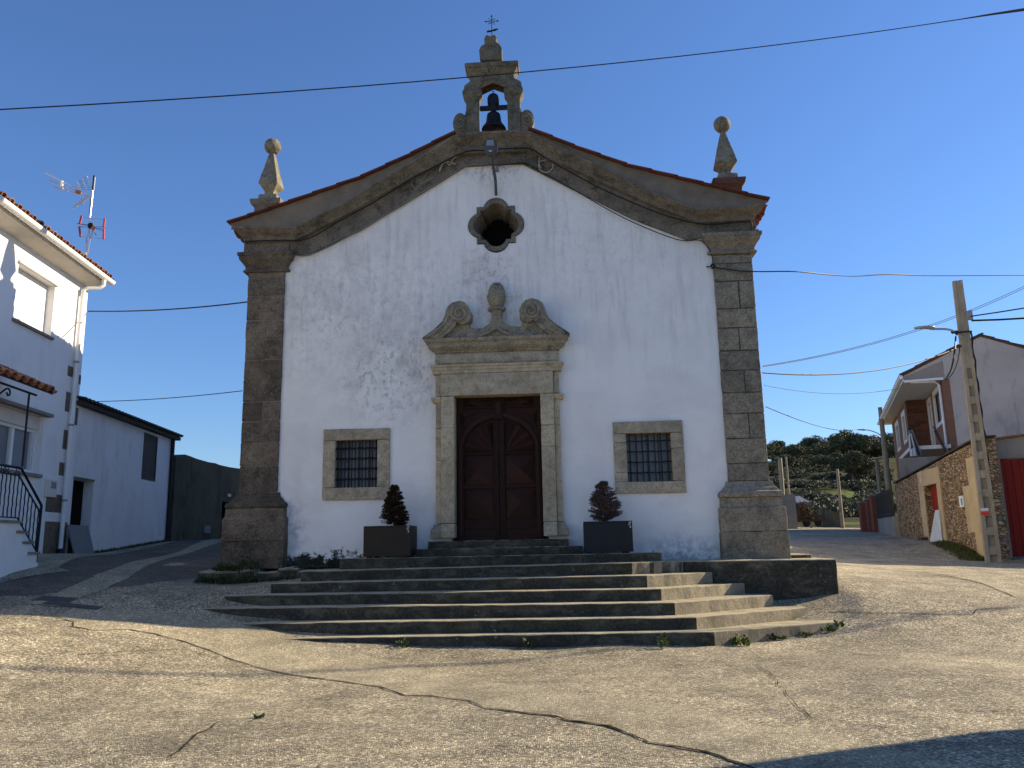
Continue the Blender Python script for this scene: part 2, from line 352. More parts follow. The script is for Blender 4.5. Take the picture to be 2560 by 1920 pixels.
M['redpaint'] = plain('red_paint', (.55, .04, .03), .6, .3, .1)
M['orange'] = plain('orange_plastic', (.55, .22, .05), .5, .4, .2)
M['redplastic'] = plain('red_plastic', (.50, .06, .05), .5, .4, .1)
M['alu'] = plain('aluminium', (.72, .72, .70), .35, .5, .05, .5)
M['bluefabric'] = plain('blue_grey_panel', (.05, .065, .10), .4, .5, .15)
M['whitesheet'] = plain('white_sheet', (.55, .57, .58), .5, .4, .1)
def mat_brick(name, a, b, mortar, bw=.24, bh=.07):
    n = N(name, .9, .15); t = n.t.nodes.new('ShaderNodeTexBrick')
    z = n.sep(n.pos); u = n.math('ADD', z[0], n.math('MULTIPLY', z[1], .96))
    cb = n.t.nodes.new('ShaderNodeCombineXYZ'); n.put(cb.inputs[0], u); n.put(cb.inputs[1], z[2])
    n.put(t.inputs['Vector'], cb.outputs[0]); t.inputs['Scale'].default_value = 1; t.inputs['Brick Width'].default_value = bw; t.inputs['Row Height'].default_value = bh
    t.inputs['Mortar Size'].default_value = .008
    for k, c in (('Color1', a), ('Color2', b), ('Mortar', mortar)): t.inputs[k].default_value = (*c, 1)
    return n.done(t.outputs['Color'], n.bump(t.outputs['Fac'], .4, -.006))
M['brick'] = mat_brick('brown_brick', (.155, .060, .034), (.085, .034, .02), (.10, .065, .05), .34, .12)
M['redbrick'] = mat_brick('red_brick', (.26, .075, .045), (.20, .055, .035), (.16, .12, .10))
M['salmon'] = mat_brick('salmon_brick', (.24, .125, .08), (.20, .10, .065), (.23, .13, .09))
def mat_rubble():
    n = N('rubble_masonry', .95, .1)
    p = n.scale(n.pos, (1, 1, 1.9)); p = n.mix(.12, p, n.noisec(3), 'ADD')
    c = n.voro(6.5, p, 'F1', 'Color'); e = n.voro(6.5, p, 'DISTANCE_TO_EDGE', 'Distance')
    sv = n.sep(c); col = n.ramp(sv[0], [(0, (.16, .105, .06)), (.35, (.36, .23, .12)), (.7, (.50, .35, .20)), (1, (.26, .21, .15))])
    col = n.mix(1.0, col, n.ramp(n.noise(18, 6, .7), [(.3, .6), (.7, 1.35)]), 'MULTIPLY')
    col = n.mix(n.ramp(e, [(.02, 1), (.07, 0)]), col, (.20, .14, .08))
    col = n.mix(n.ramp(n.noise(1.3, 7, .7), [(.56, 0), (.66, .75)]), col, (.36, .25, .135))
    h = n.math('ADD', n.ramp(e, [(0, 0), (.12, 1)]), n.math('MULTIPLY', n.noise(20, 4), .4))
    return n.done(col, n.bump(h, .9, .05))
M['rubble'] = mat_rubble()
M['asphalt'] = mat_ground('chip_seal_asphalt', ((.245, .215, .150), (.345, .303, .210), (.455, .398, .272)), 62, .72, .008, .9, .5)
M['concrete'] = mat_ground('worn_concrete', ((.31, .272, .186), (.375, .332, .226), (.44, .385, .262)), 70, .5, .008, .8, .32)
M['lane'] = mat_ground('dark_lane_surface', ((.11, .092, .068), (.145, .122, .09), (.18, .153, .112)), 60, .4, .006, .7, .3)  # darker ground colour for the sheet draped over the lane
M['crack'] = plain('crack_soil', (.045, .038, .027), 1, 0, .3)
M['manhole'] = plain('cast_iron_cover', (.06, .055, .05), .6, .4, .3, .3, 30)
HG1 = tuple(at_depth(2150, 1243, 79)); HG2 = tuple(at_depth(2130, 1312, 52))
def mat_hill():
    n = N('hillside_soil', .95, .1)
    a = n.noise(.06, 7, .65); b = n.noise(.35, 7, .7)
    col = n.ramp(b, [(.3, (.030, .031, .016)), (.5, (.062, .060, .028)), (.7, (.105, .092, .045))])
    col = n.mix(n.math('MULTIPLY', n.ramp(a, [(.55, 0), (.66, 1)]), .6), col, (.085, .115, .035))
    for c_, r0, r1, sc in ((HG1, .6, 2.6, (.8, .5, 1)), (HG2, .2, 1.0, (.9, .7, 1))): col = n.mix(n.math('MULTIPLY', n.spot(c_, r0, r1, sc), n.ramp(n.noise(.8, 5), [(.3, .5), (.5, 1)])), col, (.15, .21, .05))
    return n.done(col, n.bump(n.noise(1.2, 8, .7), 1, .6))
M['hill'] = mat_hill()
def mat_leaf(name, a, b, c=None):
    n = N(name, .7, .2); col = n.ramp(n.isl, [(0, a), (.6, b), (1, c or tuple(1.5*x for x in b))])
    return n.done(col)
M['oak'] = mat_leaf('holm_oak_leaves', (.055, .064, .028), (.10, .106, .05), (.19, .185, .10))
M['bush'] = mat_leaf('broom_leaves', (.065, .068, .034), (.10, .098, .052), (.16, .15, .09))
M['weed'] = mat_leaf('weed_leaves', (.04, .075, .015), (.09, .15, .03), (.20, .22, .06))
M['darkweed'] = mat_leaf('dark_weed_leaves', (.035, .05, .018), (.06, .08, .03))
M['verge'] = mat_leaf('verge_grass', (.035, .05, .014), (.07, .085, .025), (.13, .12, .05))
M['brownleaf'] = mat_leaf('dead_cypress_foliage', (.030, .021, .013), (.055, .038, .022))
M['twig'] = mat_leaf('dead_twigs', (.085, .055, .046), (.13, .088, .076), (.17, .125, .11))
M['bark'] = plain('bark', (.07, .055, .04), .95, .1, .3, 0, 4, .8)
M['heap'] = plain('brushwood', (.10, .07, .045), .95, .1, .4, 0, 6, 1)
M['rock'] = stone('hill_rock', (.16, .15, .13), (.24, .22, .19), isl=.2)

# ------------------------------------------------------------------ ground
HA = rad(7.0); HD = np.array([-math.sin(HA), math.cos(HA), 0]); HN = np.array([math.cos(HA), math.sin(HA), 0])   # left street: along / towards the street
HK = 17.2/16.5; HQ = at_depth(208, 800, 17.2); HQ[2] = 0; HZ0 = -.075*(1-HK)
def LH(s, e, z): return HQ + HD*s*HK + HN*e*HK + np.array([0, 0, z*HK+HZ0])
RA = rad(17.0); RD = np.array([math.sin(RA), math.cos(RA), 0]); RN = np.array([-math.cos(RA), math.sin(RA), 0])   # right street
RQ = at_depth(2467, 1397, 22); RQ[2] = 0
def RS(s, e, z): return RQ + RD*s + RN*e + np.array([0, 0, z])
ctl = [(3.10, -3.12, -1.465), (-2.6, -3.3, -1.31), (-3.36, -2.95, -1.15), (-4.2, -2.5, -.93), (-4.0, -2.1, -.81), (-3.49, -1.7, -.77), (-3.2, -1.3, -.64), (-4.95, -.4, -.64), (-3.9, -.55, -.62),
       (.5, -3.25, -1.452), (-1, -3.3, -1.415), (-2.2, -3.35, -1.345), (-2.95, -3.05, -1.25), (-3.7, -2.65, -1.07), (-3.9, -2.3, -.95), (5.1, -1.98, -1.38), (5.6, -.8, -.97), (4.4, -.8, -1.06), (-6, -3.7, -.82), (-7.2, -3.95, -.83), (-4.5, -6.2, -1.36), (-2.5, -9, -1.48), (1, -10, -1.52), (4, -9, -1.51), (1, -6, -1.50),
       (5, -5, -1.47), (7.4, -2.4, -1.42), (-8, -9, -1.3), (1, -15, -1.57), (12, -12, -1.5), (-9, -16, -1.45), (0, 3, -.3), (0, 12, 0), (-5.2, 3, -.30), (-5.4, 8, .05), (5.6, 3, -.62), (5.4, 9, -.3)]
ctl += [tuple(LH(*p)) for p in ((-2.5, .85, -.30), (-3.6, .85, -.43), (-.35, .12, -.09), (.9, 0, -.1), (5.4, 0, .16), (-6, 1, -.75), (-1, 0, -.09), (11, 0, .3))]
ctl += [tuple(RS(*p)) for p in ((0, 0, -.71), (-2.2, .5, -.76), (15, -6, 0), (28, -8, .2))]+[tuple(at_depth(*p)) for p in ((2355, 1353, 26), (2247, 1342, 30), (2410, 1370, 23.6))]
ctl += [tuple(at_depth(*p)) for p in ((1980, 1317, 45), (2110, 1319, 45), (2200, 1325, 41), (2000, 1340, 34), (2000, 1370, 24), (2050, 1402, 20), (2300, 1382, 24), (2300, 1440, 15.5), (2560, 1440, 15.5), (2560, 1500, 13.2), (570, 1347, 26))]
ctl += [(-30, -30, -1.6), (30, -30, -1.6), (-32, 20, .5), (-20, 45, .8), (0, 40, .6), (40, 10, -.5), (40, 40, .6), (0, -40, -1.6), (14, 60, .4), (30, 62, .4), (-10, 62, .6)]
_P = np.array(ctl, float)
def _tps(r): return np.where(r > 1e-9, r*r*np.log(np.maximum(r, 1e-9)), 0)
_n = len(_P); _K = _tps(np.linalg.norm(_P[:, None, :2]-_P[None, :, :2], axis=2))+.02*np.eye(_n)
_A = np.zeros((_n+3, _n+3)); _A[:_n, :_n] = _K; _A[:_n, _n] = 1; _A[:_n, _n+1:] = _P[:, :2]; _A[_n, :_n] = 1; _A[_n+1:, :_n] = _P[:, :2].T
_W = np.linalg.solve(_A, np.concatenate([_P[:, 2], np.zeros(3)]))
def gz_arr(x, y):
    x = np.asarray(x, float); y = np.asarray(y, float); xc = np.clip(x, -32, 40); yc = np.clip(y, -40, 62)
    r = np.sqrt((xc[..., None]-_P[:, 0])**2+(yc[..., None]-_P[:, 1])**2)
    return _tps(r) @ _W[:_n]+_W[_n]+_W[_n+1]*xc+_W[_n+2]*yc
def gz(x, y): return float(gz_arr(np.array([x]), np.array([y]))[0])
def on_ground(px, py, up=0.0):
    d = ray(px, py); a, b = 2.0, None
    ts = np.linspace(2, 70, 700); pts = CAM+ts[:, None]*d
    h = pts[:, 2]-gz_arr(pts[:, 0], pts[:, 1])-up; k = np.where(h < 0)[0]
    i = k[0] if len(k) else len(ts)-1
    lo, hi = ts[max(i-1, 0)], ts[i]
    for _ in range(18):
        mid = (lo+hi)/2; p = CAM+mid*d
        if p[2]-gz(p[0], p[1])-up < 0: hi = mid
        else: lo = mid
    return CAM+hi*d
def axis(dense0, dense1, step, far0, far1):
    a = list(np.arange(dense0, dense1, step)); q = dense0; st = step; left = []
    while q > far0: st *= 1.35; q -= st; left.append(q)
    q = a[-1]; st = step; right = []
    while q < far1: st *= 1.35; q += st; right.append(q)
    return np.array(left[::-1]+a+right)
gx = axis(-11, 14, .2, -700, 700); gy = axis(-13, 9, .2, -200, 900)
GX, GY = np.meshgrid(gx, gy); GZ = gz_arr(GX, GY)
rng = np.random.RandomState(3)
def wob(x, y): return .012*np.sin(1.7*x+.6*y)*np.sin(1.1*y-.4*x)+.008*np.sin(3.9*x+1.3)*np.sin(3.3*y)
GZ = GZ+wob(GX, GY)*((GX > -6.5) & (GX < 13) & (GY < 9))
_gz0 = gz_arr
def gz_arr(x, y): return _gz0(x, y)+wob(np.asarray(x, float), np.asarray(y, float))*((np.asarray(x) > -6.5) & (np.asarray(x) < 13) & (np.asarray(y) < 9))
far = np.maximum(np.abs(GX-4)-38, 0)+np.maximum(GY-64, 0)
GZ = np.where(far > 0, GZ-np.minimum(far*.02, 1.5), GZ)
nx, ny = len(gx), len(gy)
g = MB(); g.v = [tuple(p) for p in np.stack([GX, GY, GZ], -1).reshape(-1, 3)]
g.f = [(j*nx+i, j*nx+i+1, (j+1)*nx+i+1, (j+1)*nx+i) for j in range(ny-1) for i in range(nx-1)]
ground = g.build('ground', M['asphalt'], smooth=True); tag(ground, kind='structure')
def drape(poly, name, mat, up, step=.25, parent=None):
    # a thin sheet following the ground: polygon (world x,y) filled with a grid of clipped cells
    bm = bmesh.new(); vs = [bm.verts.new((p[0], p[1], 0)) for p in poly]; bm.faces.new(vs)
    bmesh.ops.triangulate(bm, faces=bm.faces[:])
    xs = [p[0] for p in poly]; ys = [p[1] for p in poly]
    for x in np.arange(min(xs)+step, max(xs), step): bmesh.ops.bisect_plane(bm, geom=bm.verts[:]+bm.edges[:]+bm.faces[:], plane_co=(x, 0, 0), plane_no=(1, 0, 0))
    for y in np.arange(min(ys)+step, max(ys), step): bmesh.ops.bisect_plane(bm, geom=bm.verts[:]+bm.edges[:]+bm.faces[:], plane_co=(0, y, 0), plane_no=(0, 1, 0))
    bmesh.ops.triangulate(bm, faces=bm.faces[:])
    co = np.array([v.co[:] for v in bm.verts]); z = gz_arr(co[:, 0], co[:, 1])+up
    for v, h in zip(bm.verts, z): v.co.z = h
    bmesh.ops.recalc_face_normals(bm, faces=bm.faces)
    me = bpy.data.meshes.new(name); bm.to_mesh(me); bm.free(); me.materials.append(mat)
    if sum(p.normal.z for p in me.polygons) < 0: me.flip_normals()
    o = bpy.data.objects.new(name, me); COL.objects.link(o); o.parent = parent; return o
def jag(pts, amp, sub=5):             # ragged line through points
    out = []
    for a, b in zip(pts[:-1], pts[1:]):
        for k in range(sub):
            t = k/sub; p = np.array(a)*(1-t)+np.array(b)*t
            if k: p = p+np.array([random.uniform(-amp, amp), random.uniform(-amp, amp), 0])[:len(p)]
            out.append(p)
    return out+[np.array(pts[-1])]
CRACK = [(130, 1540), (185, 1556), (182, 1568), (237, 1577), (320, 1574), (385, 1585), (450, 1602), (520, 1625), (640, 1668), (780, 1695), (951, 1718), (1012, 1740), (1072, 1740), (1171, 1752), (1209, 1771), (1376, 1790), (1422, 1803), (1520, 1816), (1581, 1839), (1619, 1858), (1763, 1881), (1839, 1907), (1960, 1950)]
UPPER = [(2700, 1985), (2382, 1907), (2268, 1882), (2183, 1865), (2069, 1830), (1927, 1819), (1813, 1785), (1585, 1753), (1442, 1736), (1353, 1722), (1201, 1699), (1027, 1664), (860, 1622), (640, 1560), (480, 1532), (330, 1524), (200, 1520)]
pw = [on_ground(*p)[:2] for p in CRACK]+[on_ground(*p)[:2] for p in UPPER]
strip = drape(jag([tuple(p) for p in pw[:23]], .03, 4)+jag([tuple(p) for p in pw[23:]], .035, 4), 'concrete_strip', M['concrete'], .004); tag(strip, kind='structure')
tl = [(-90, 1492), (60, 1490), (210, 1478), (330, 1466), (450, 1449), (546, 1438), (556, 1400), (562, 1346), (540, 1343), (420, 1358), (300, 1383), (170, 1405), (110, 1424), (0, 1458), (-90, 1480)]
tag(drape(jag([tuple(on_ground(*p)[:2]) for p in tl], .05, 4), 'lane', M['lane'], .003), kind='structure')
up2 = [(562, 1345), (445, 1381), (383, 1395), (307, 1413), (213, 1451), (123, 1493), (60, 1512)]
lo2 = [(150, 1517), (199, 1497), (260, 1476), (318, 1447), (361, 1418), (398, 1403), (488, 1378), (566, 1354)]
pw = [tuple(on_ground(*p)[:2]) for p in up2]+[tuple(on_ground(*p)[:2]) for p in lo2]
lane = drape(jag(pw, .03, 3), 'concrete_lane', M['concrete'], .0085); tag(lane, kind='structure')
pw = [tuple(on_ground(*p)[:2]) for p in [(2092, 1405), (2240, 1408), (2420, 1425), (2560, 1462), (2700, 1500), (2700, 1540), (2540, 1495), (2440, 1455), (2300, 1430), (2130, 1416)]]
tag(drape(jag(pw, .03, 3), 'concrete_patch', M['concrete'], .0042), kind='structure')
def crack(px, wid, amp=.012, sub=4):
    pts = jag([tuple(on_ground(*p)) for p in px], amp, sub); b = MB(); vs = []
    n = len(pts)
    for i, p in enumerate(pts):
        t = pts[min(i+1, n-1)]-pts[max(i-1, 0)]; q = np.array([-t[1], t[0], 0]); q /= (np.linalg.norm(q)+1e-9)
        ww = .62*wid*random.uniform(.35, 1.15)*(1 if 0 < i < n-1 else .1)
        for s_ in (-1, 1):
            c = p+q*s_*ww/2; vs.append((c[0], c[1], float(gz_arr(np.array([c[0]]), np.array([c[1]]))[0])+.0095))
    b.add(vs, [(2*i, 2*i+1, 2*i+3, 2*i+2) for i in range(n-1)])
    o = b.build('crack', M['crack']); o.parent = ground; tag(o, kind='structure'); return o
crack(CRACK[:9], .03); crack(CRACK[8:15], .035); crack(CRACK[14:], .055)
crack([(185, 1640), (230, 1636), (300, 1630), (400, 1626), (470, 1624), (540, 1645)], .02)
crack([(1885, 1660), (1930, 1692), (1965, 1735), (2000, 1775), (2060, 1815)], .017, .03)
crack([(2030, 1533), (2110, 1530), (2200, 1534), (2330, 1537), (2430, 1538), (2445, 1524), (2550, 1520)], .03)
crack([(2330, 1432), (2450, 1458), (2530, 1490), (2570, 1496)], .03)
crack([(2120, 1812), (2190, 1818), (2225, 1824)], .03); crack([(2380, 1775), (2450, 1783), (2560, 1775)], .02)
crack([(1900, 1632), (1960, 1645), (2100, 1652), (2300, 1658)], .018); crack([(560, 1800), (480, 1850), (420, 1905)], .03, .03)
crack([(2290, 1403-4), (2330, 1398), (2335, 1399)], .05); crack([(2260, 1396), (2330, 1400)], .10)
def cover(px, name, lab, wx, wy):
    c = on_ground(*px); b = MB()
    b.v = []; 
    for (i, j) in ((-1, -1), (1, -1), (1, 1), (-1, 1)):
        p = c[:2]+i*wx*HN[:2]/2+j*wy*HD[:2]/2; b.v.append((p[0], p[1], gz(*p)+.008))
    b.v += [(x, y, z+.006) for x, y, z in b.v[:4]]; b.f = [(0, 1, 2, 3)[::-1], (4, 5, 6, 7), (0, 1, 5, 4), (1, 2, 6, 5), (2, 3, 7, 6), (3, 0, 4, 7)]
    o = b.build(name, M['manhole']); tag(o, lab, 'drain cover'); return o
cover((138, 1499), 'manhole_cover', 'dark square manhole cover set in the shaded lane by the left house', .5, .3)
cover((180, 1515), 'drain_grate', 'long narrow drain grate at the edge of the church shadow', .75, .18)

# ------------------------------------------------------------------ church
ch = thing('church', 'whitewashed stone church with granite corner pilasters, curved gable and bellcote', 'church', (0, 0, -.6))
def S(x, z, y):                      # facade-plane measure moved to its real depth along the sight line
    f = (CAM[1]-y)/CAM[1]; return (CAM[0]+(x-CAM[0])*f, CAM[2]+(z-CAM[2])*f)
def qf(k, n=9):                      # quatrefoil with square corners, half size k
    pts = []; r = .245*k; c = .285*k
    for q in range(4):
        a0 = rad(90-90*q)
        for i in range(n):
            a = a0+rad(75)-rad(150)*i/(n-1); pts.append((c*math.cos(a0)+r*math.cos(a), c*math.sin(a0)+r*math.sin(a)))
        d = math.pi/4; 
        aa = a0-math.pi/2
        e0 = np.array([math.cos(a0), math.sin(a0)]); e1 = np.array([math.cos(aa), math.sin(aa)])
        for u, v in ((.36, .235), (.36, .36), (.235, .36)): p = (e0*u+e1*v)*k; pts.append((p[0], p[1]))
    return pts
OC = (.02, 5.885)
# wall: one plastered front with real openings, and the nave behind
outer = [(-4.05, -.75), (4.05, -.75), (4.05, 5.6), (2.57, 6.0), (1.04, 6.9), (.56, 7.2), (-.56, 7.2), (-1.04, 6.9), (-2.57, 6.0), (-4.05, 5.6)]
holes = [[(-.86, -.3), (.86, -.3), (.86, 2.7), (-.86, 2.7)], [(-3.0, .9), (-2.15, .9), (-2.15, 1.9), (-3.0, 1.9)], [(2.2, .9), (3.12, .9), (3.12, 1.9), (2.2, 1.9)], [(OC[0]+x*1.02, OC[1]+z*1.05) for x, z in qf(1.0)]]
bm = bmesh.new(); es = []
for loop in [outer]+holes:
    vs = [bm.verts.new((x, 0, z)) for x, z in loop]; es += [bm.edges.new((vs[i], vs[(i+1) % len(vs)])) for i in range(len(vs))]
bmesh.ops.triangle_fill(bm, use_beauty=True, edges=es)
for f in bm.faces: f.normal_update()
if sum(f.normal.y*f.calc_area() for f in bm.faces) > 0: bmesh.ops.reverse_faces(bm, faces=bm.faces)
ge = bmesh.ops.extrude_face_region(bm, geom=bm.faces[:]); bmesh.ops.translate(bm, vec=(0, .35, 0), verts=[v for v in ge['geom'] if isinstance(v, bmesh.types.BMVert)])
bmesh.ops.recalc_face_normals(bm, faces=bm.faces)
me = bpy.data.meshes.new('facade_wall'); bm.to_mesh(me); bm.free(); me.materials.append(M['plaster'])
o = bpy.data.objects.new('facade_wall', me); COL.objects.link(o); o.parent = ch; o.location = -ch.location
nav = MB(); nav.prism([(-4.6, -1.2), (4.6, -1.2), (4.6, 5.6), (2.4, 6.35), (0, 7.6), (-2.4, 6.35), (-4.6, 5.6)], .9, 14.5)
nav.box(-4.6, -4.05, .36, .898, -1.2, 5.6); nav.box(4.05, 4.6, .36, .898, -1.2, 5.6)
nav.build('nave', M['plaster'], ch)

def pilaster(sg, mat, joints, name):
    x0, x1 = 4.03, 4.74
    b = MB(); core = MB(); out = .05
    def bl(xa, xb, ya, yb, za, zb, j=.004): 
        a, c = (sg*xa, sg*xb) if sg > 0 else (sg*xb, sg*xa); b.box(a, c, ya, yb, za, zb, j)
    zs = [.93]+joints+[5.10]
    for i in range(len(zs)-1):
        za, zb = zs[i]+.007, zs[i+1]-.007
        if i % 2 == (0 if sg > 0 else 1) and zb-za > .3:
            c = x0+(x1-x0)*random.uniform(.42, .62); bl(x0, c-.007, -out, .6, za, zb); bl(c+.007, x1, -out, .6, za, zb)
        else: bl(x0, x1, -out, .6, za, zb)
    root = b.build('pilaster', mat, ch, bevel=.014); rough(root, .025, .25, 2)
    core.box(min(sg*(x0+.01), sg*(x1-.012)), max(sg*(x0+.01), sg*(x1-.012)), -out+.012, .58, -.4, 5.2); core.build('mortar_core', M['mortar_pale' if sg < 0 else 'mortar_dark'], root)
    # base: plinth courses and mouldings
    p = MB()
    def mo(prof, xa=x0, xb=x1):
        a, c = (xa, xb) if sg > 0 else (-xb, -xa); p.mould(a, c, prof, .6)
    mo([(.215, -.42), (.215, .06)]); 
    if sg > 0:
        mo([(.205, .064), (.205, .44), (.195, .47), (.17, .475), (.165, .62), (.175, .64)]) 
    else: mo([(.215, .064), (.215, .44), (.20, .475), (.18, .485), (.18, .64)])
    mo([(.17, .644), (.19, .66), (.195, .70), (.18, .74), (.13, .765), (.115, .80), (.075, .84), (.055, .88), (.05, .928)])
    q = p.build('base', mat, root, bevel=.012); rough(q, .03, .2, 2)
    p = MB(); mo([(.055, 5.105), (.09, 5.115), (.09, 5.15), (.06, 5.165), (.06, 5.215), (.075, 5.24), (.11, 5.30), (.15, 5.345), (.165, 5.42), (.185, 5.425), (.185, 5.485), (.16, 5.495)])
    q = p.build('capital', mat if sg > 0 else M['stone_dark'], root, bevel=.006)
    rough(q, .015, .2, 1)
    p = MB(); mo([(.08, 5.5), (.08, 5.73)], 4.02, 4.76); q = p.build('entablature_block', M['cornice'], root, bevel=.01); rough(q, .02, .25, 2)
    return root
zj = lambda X, Y, sc, ox, oy, yy: at_y(ox+X*sc, oy+yy*sc, 0)[2]
jl = sorted(zj(200, 0, .5063, 560, 600, y) for y in (190, 280, 400, 495, 595, 690, 800, 897, 1000, 1115))
jr = sorted(zj(210, 0, .531, 1740, 560, y) for y in (187, 270, 400, 490, 597, 690, 795, 893, 1010, 1128))
pilaster(-1, M['stone_dark'], jl, 'left'); pilaster(1, M['stone_right'], jr, 'right')

# curved gable: cornice lofted between measured edge lines (left half, mirrored)
A = [(-4.95, 5.93), (-3.75, 5.87), (-2.91, 6.26), (-1.60, 7.04), (-.73, 7.58), (-.45, 7.62)]
B = [(-4.78, 5.69), (-3.79, 5.69), (-2.90, 6.12), (-1.59, 6.83), (-.56, 7.34), (-.30, 7.35)]
Cc = [(-4.78, 5.51), (-3.57, 5.42), (-2.57, 5.89), (-1.04, 6.80), (-.56, 7.09), (-.30, 7.10)]
mir = lambda L: L+[(-x, z) for x, z in L[::-1]]
A, B, Cc = mir(A), mir(B), mir(Cc)
def loftlines(lines, mat, name, ends=True, back=.3):
    # lines: [(polyline, out)] ; closes to the back plane
    rows = [[(x, -out, z) for x, z in L] for L, out in lines]
    b = MB(); n = len(rows[0])
    rings = [[(rows[0][i][0], back, rows[0][i][2])]+[r[i] for r in rows]+[(rows[-1][i][0], back, rows[-1][i][2])] for i in range(n)]
    b.loft(rings); return b
lerp = lambda L1, L2, t: [(a[0]*(1-t)+c[0]*t, a[1]*(1-t)+c[1]*t) for a, c in zip(L1, L2)]
cy = [(B, .12), (lerp(B, A, .06), .17), (lerp(B, A, .22), .18), (lerp(B, A, .40), .21), (lerp(B, A, .56), .26), (lerp(B, A, .70), .325), (lerp(B, A, .82), .365), (lerp(B, A, .84), .385), (A, .39)]
o = loftlines(cy, None, None).build('cornice', M['cornice'], ch); rough(o, .03, .3, 2)
o = loftlines([(Cc, .06), (lerp(Cc, B, .96), .06), (B, .07)], None, None).build('architrave_band', M['cornice'], ch); rough(o, .02, .3, 2)
# joints of the cornice stones: dark slots
# roof edge line (underside of the tiles) and cement infill below it
RL = [(-5.07, 5.99), (-3.88, 6.36), (-2.50, 6.80), (-1.55, 7.22), (-.70, 7.64), (-.45, 7.70)]
RLm = mir(RL)
inf = MB(); 
rings = []
for side in (1, -1):
    pl = [(x*side, z) for x, z in [(-5.045, 6.015), (-3.88, 6.385), (-2.50, 6.825), (-1.55, 7.245), (-.72, 7.65), (-.70, 7.56), (-1.60, 7.015), (-2.91, 6.235), (-3.75, 5.845), (-4.97, 5.90)]]
    inf.prism(pl, -.33, .3)
rough(inf.build('gable_infill', M['infill'], ch), .02, .3, 0)
# tiled roof
def tile_run(b, o3, du, dv, dn, nu, nv, wu, lv, r=.075, lift=.02, cover=True):
    # barrel tiles: o3 lower corner, du across, dv up the slope, dn outward normal
    o3, du, dv, dn = map(Vector, (o3, du, dv, dn))
    for j in range(nv):
        for i in range(nu):
            c = o3+du*((i+.5)*wu)+dv*(j*lv)+dn*(lift+.012*((j % 2)*0))
            jx = random.uniform(-.006, .006); r0 = r*random.uniform(.96, 1.05); L = lv*1.22
            for k0, (cc, sgn) in enumerate(((c, 1), (c+du*wu*.5, -1))):
                vs = []
                for t, rr, hh in ((0, r0, .0), (L, r0*.86, -.018)):
                    for k in range(7):
                        a = math.pi*k/6
                        vs.append(cc+du*(jx+rr*math.cos(a))+dv*t+dn*(sgn*rr*.8*math.sin(a)+hh+.03-(0 if sgn > 0 else -.012)))
                    for k in range(7):
                        a = math.pi*(6-k)/6; r2 = rr-.014
                        vs.append(cc+du*(jx+r2*math.cos(a))+dv*t+dn*(sgn*r2*.8*math.sin(a)+hh+.03-(0 if sgn > 0 else -.012)))
                fs = [(k, (k+1) % 14, 14+(k+1) % 14, 14+k) for k in range(14)]+[(k, k+1, 12-k, 13-k) for k in range(6)]
                b.add(vs, fs)
roof = MB(); deck = MB()
for side in (-1, 1):
    pts = [(5.05, 5.985), (3.88, 6.33), (2.50, 6.76), (1.55, 7.08), (.75, 7.34), (-.02, 7.52)]
    for (xa, za), (xb, zb) in zip(pts[:-1], pts[1:]):
        L = math.hypot(xb-xa, zb-za); dv = ((xb-xa)/L*side, 0, (zb-za)/L); dn = ((zb-za)/L*side*1.0*(1), 0, abs(xb-xa)/L)
        nv = max(1, round(L/.42)); y0 = -.26 if xa > 1.6 else .4
        deck.hexa([(xa*side, max(y0, .0)+.3, za-.05), (xb*side, max(y0, .0)+.3, zb-.05), (xb*side, 14.6, zb-.05), (xa*side, 14.6, za-.05)], [(xa*side, max(y0, .0)+.3, za-.02), (xb*side, max(y0, .0)+.3, zb-.02), (xb*side, 14.6, zb-.02), (xa*side, 14.6, za-.02)])
        tile_run(roof, (xa*side, y0+.05, za-.075), (0, 1, 0), dv, dn, int(15/.24), nv, .24, L/nv)
for k in range(36):
    y_ = .5+k*.39; rg_ = []
    for t, r_ in ((0, .125), (.42, .11)): rg_.append([(r_*math.cos(a), y_+t, 7.56+r_*.8*math.sin(a)) for a in np.linspace(0, math.pi, 9)]+[((r_-.015)*math.cos(a), y_+t, 7.56+(r_-.015)*.8*math.sin(a)) for a in np.linspace(math.pi, 0, 9)])
    roof.loft(rg_)
rf = roof.build('roof', M['tile'], ch); deck.build('roof_deck', M['tile'], rf)
# stepped verge tiles along the gable
for side in (-1, 1):
    vg = MB()
    pts = [(5.05, 5.995), (3.88, 6.36), (2.50, 6.80), (1.55, 7.22), (.74, 7.62)]
    for (xa, za), (xb, zb) in zip(pts[:-1], pts[1:]):
        L = math.hypot(xb-xa, zb-za); k = max(1, round(L/.45)); d = Vector(((xb-xa)/L, 0, (zb-za)/L)); nn = Vector((-d.z, 0, d.x)); 
        if nn.z < 0: nn = -nn
        for i in range(k):
            p = Vector((xa, 0, za))+d*(L*i/k); q = Vector((xa, 0, za))+d*(L*(i+1)/k+.05)
            a0, a1, b1, b0 = p+nn*.002, p+nn*.034, q+nn*.016, q-nn*.012
            vg.prism([(v.x*side, v.z) for v in (a0, a1, b1, b0)], -.43, -.25)
    vg.build('verge', M['vergetile'], rf)
# brick dentils under the right and left eaves
for side in (-1, 1):
    dt = MB(); y = .03
    while y < 14.2:
        for k, (ox, zz) in enumerate(((.06, 5.72), (.17, 5.82), (.28, 5.92))):
            dt.box(*sorted((side*(4.62), side*(4.74+ox+.06))), y+k*.04, y+.13+k*.04, zz, zz+.075)
        y += .22
    dt.box(*sorted((side*4.60, side*5.0)), .33, 14.3, 5.60, 5.715)
    dt.build('eave_dentil', M['tile'], rf)
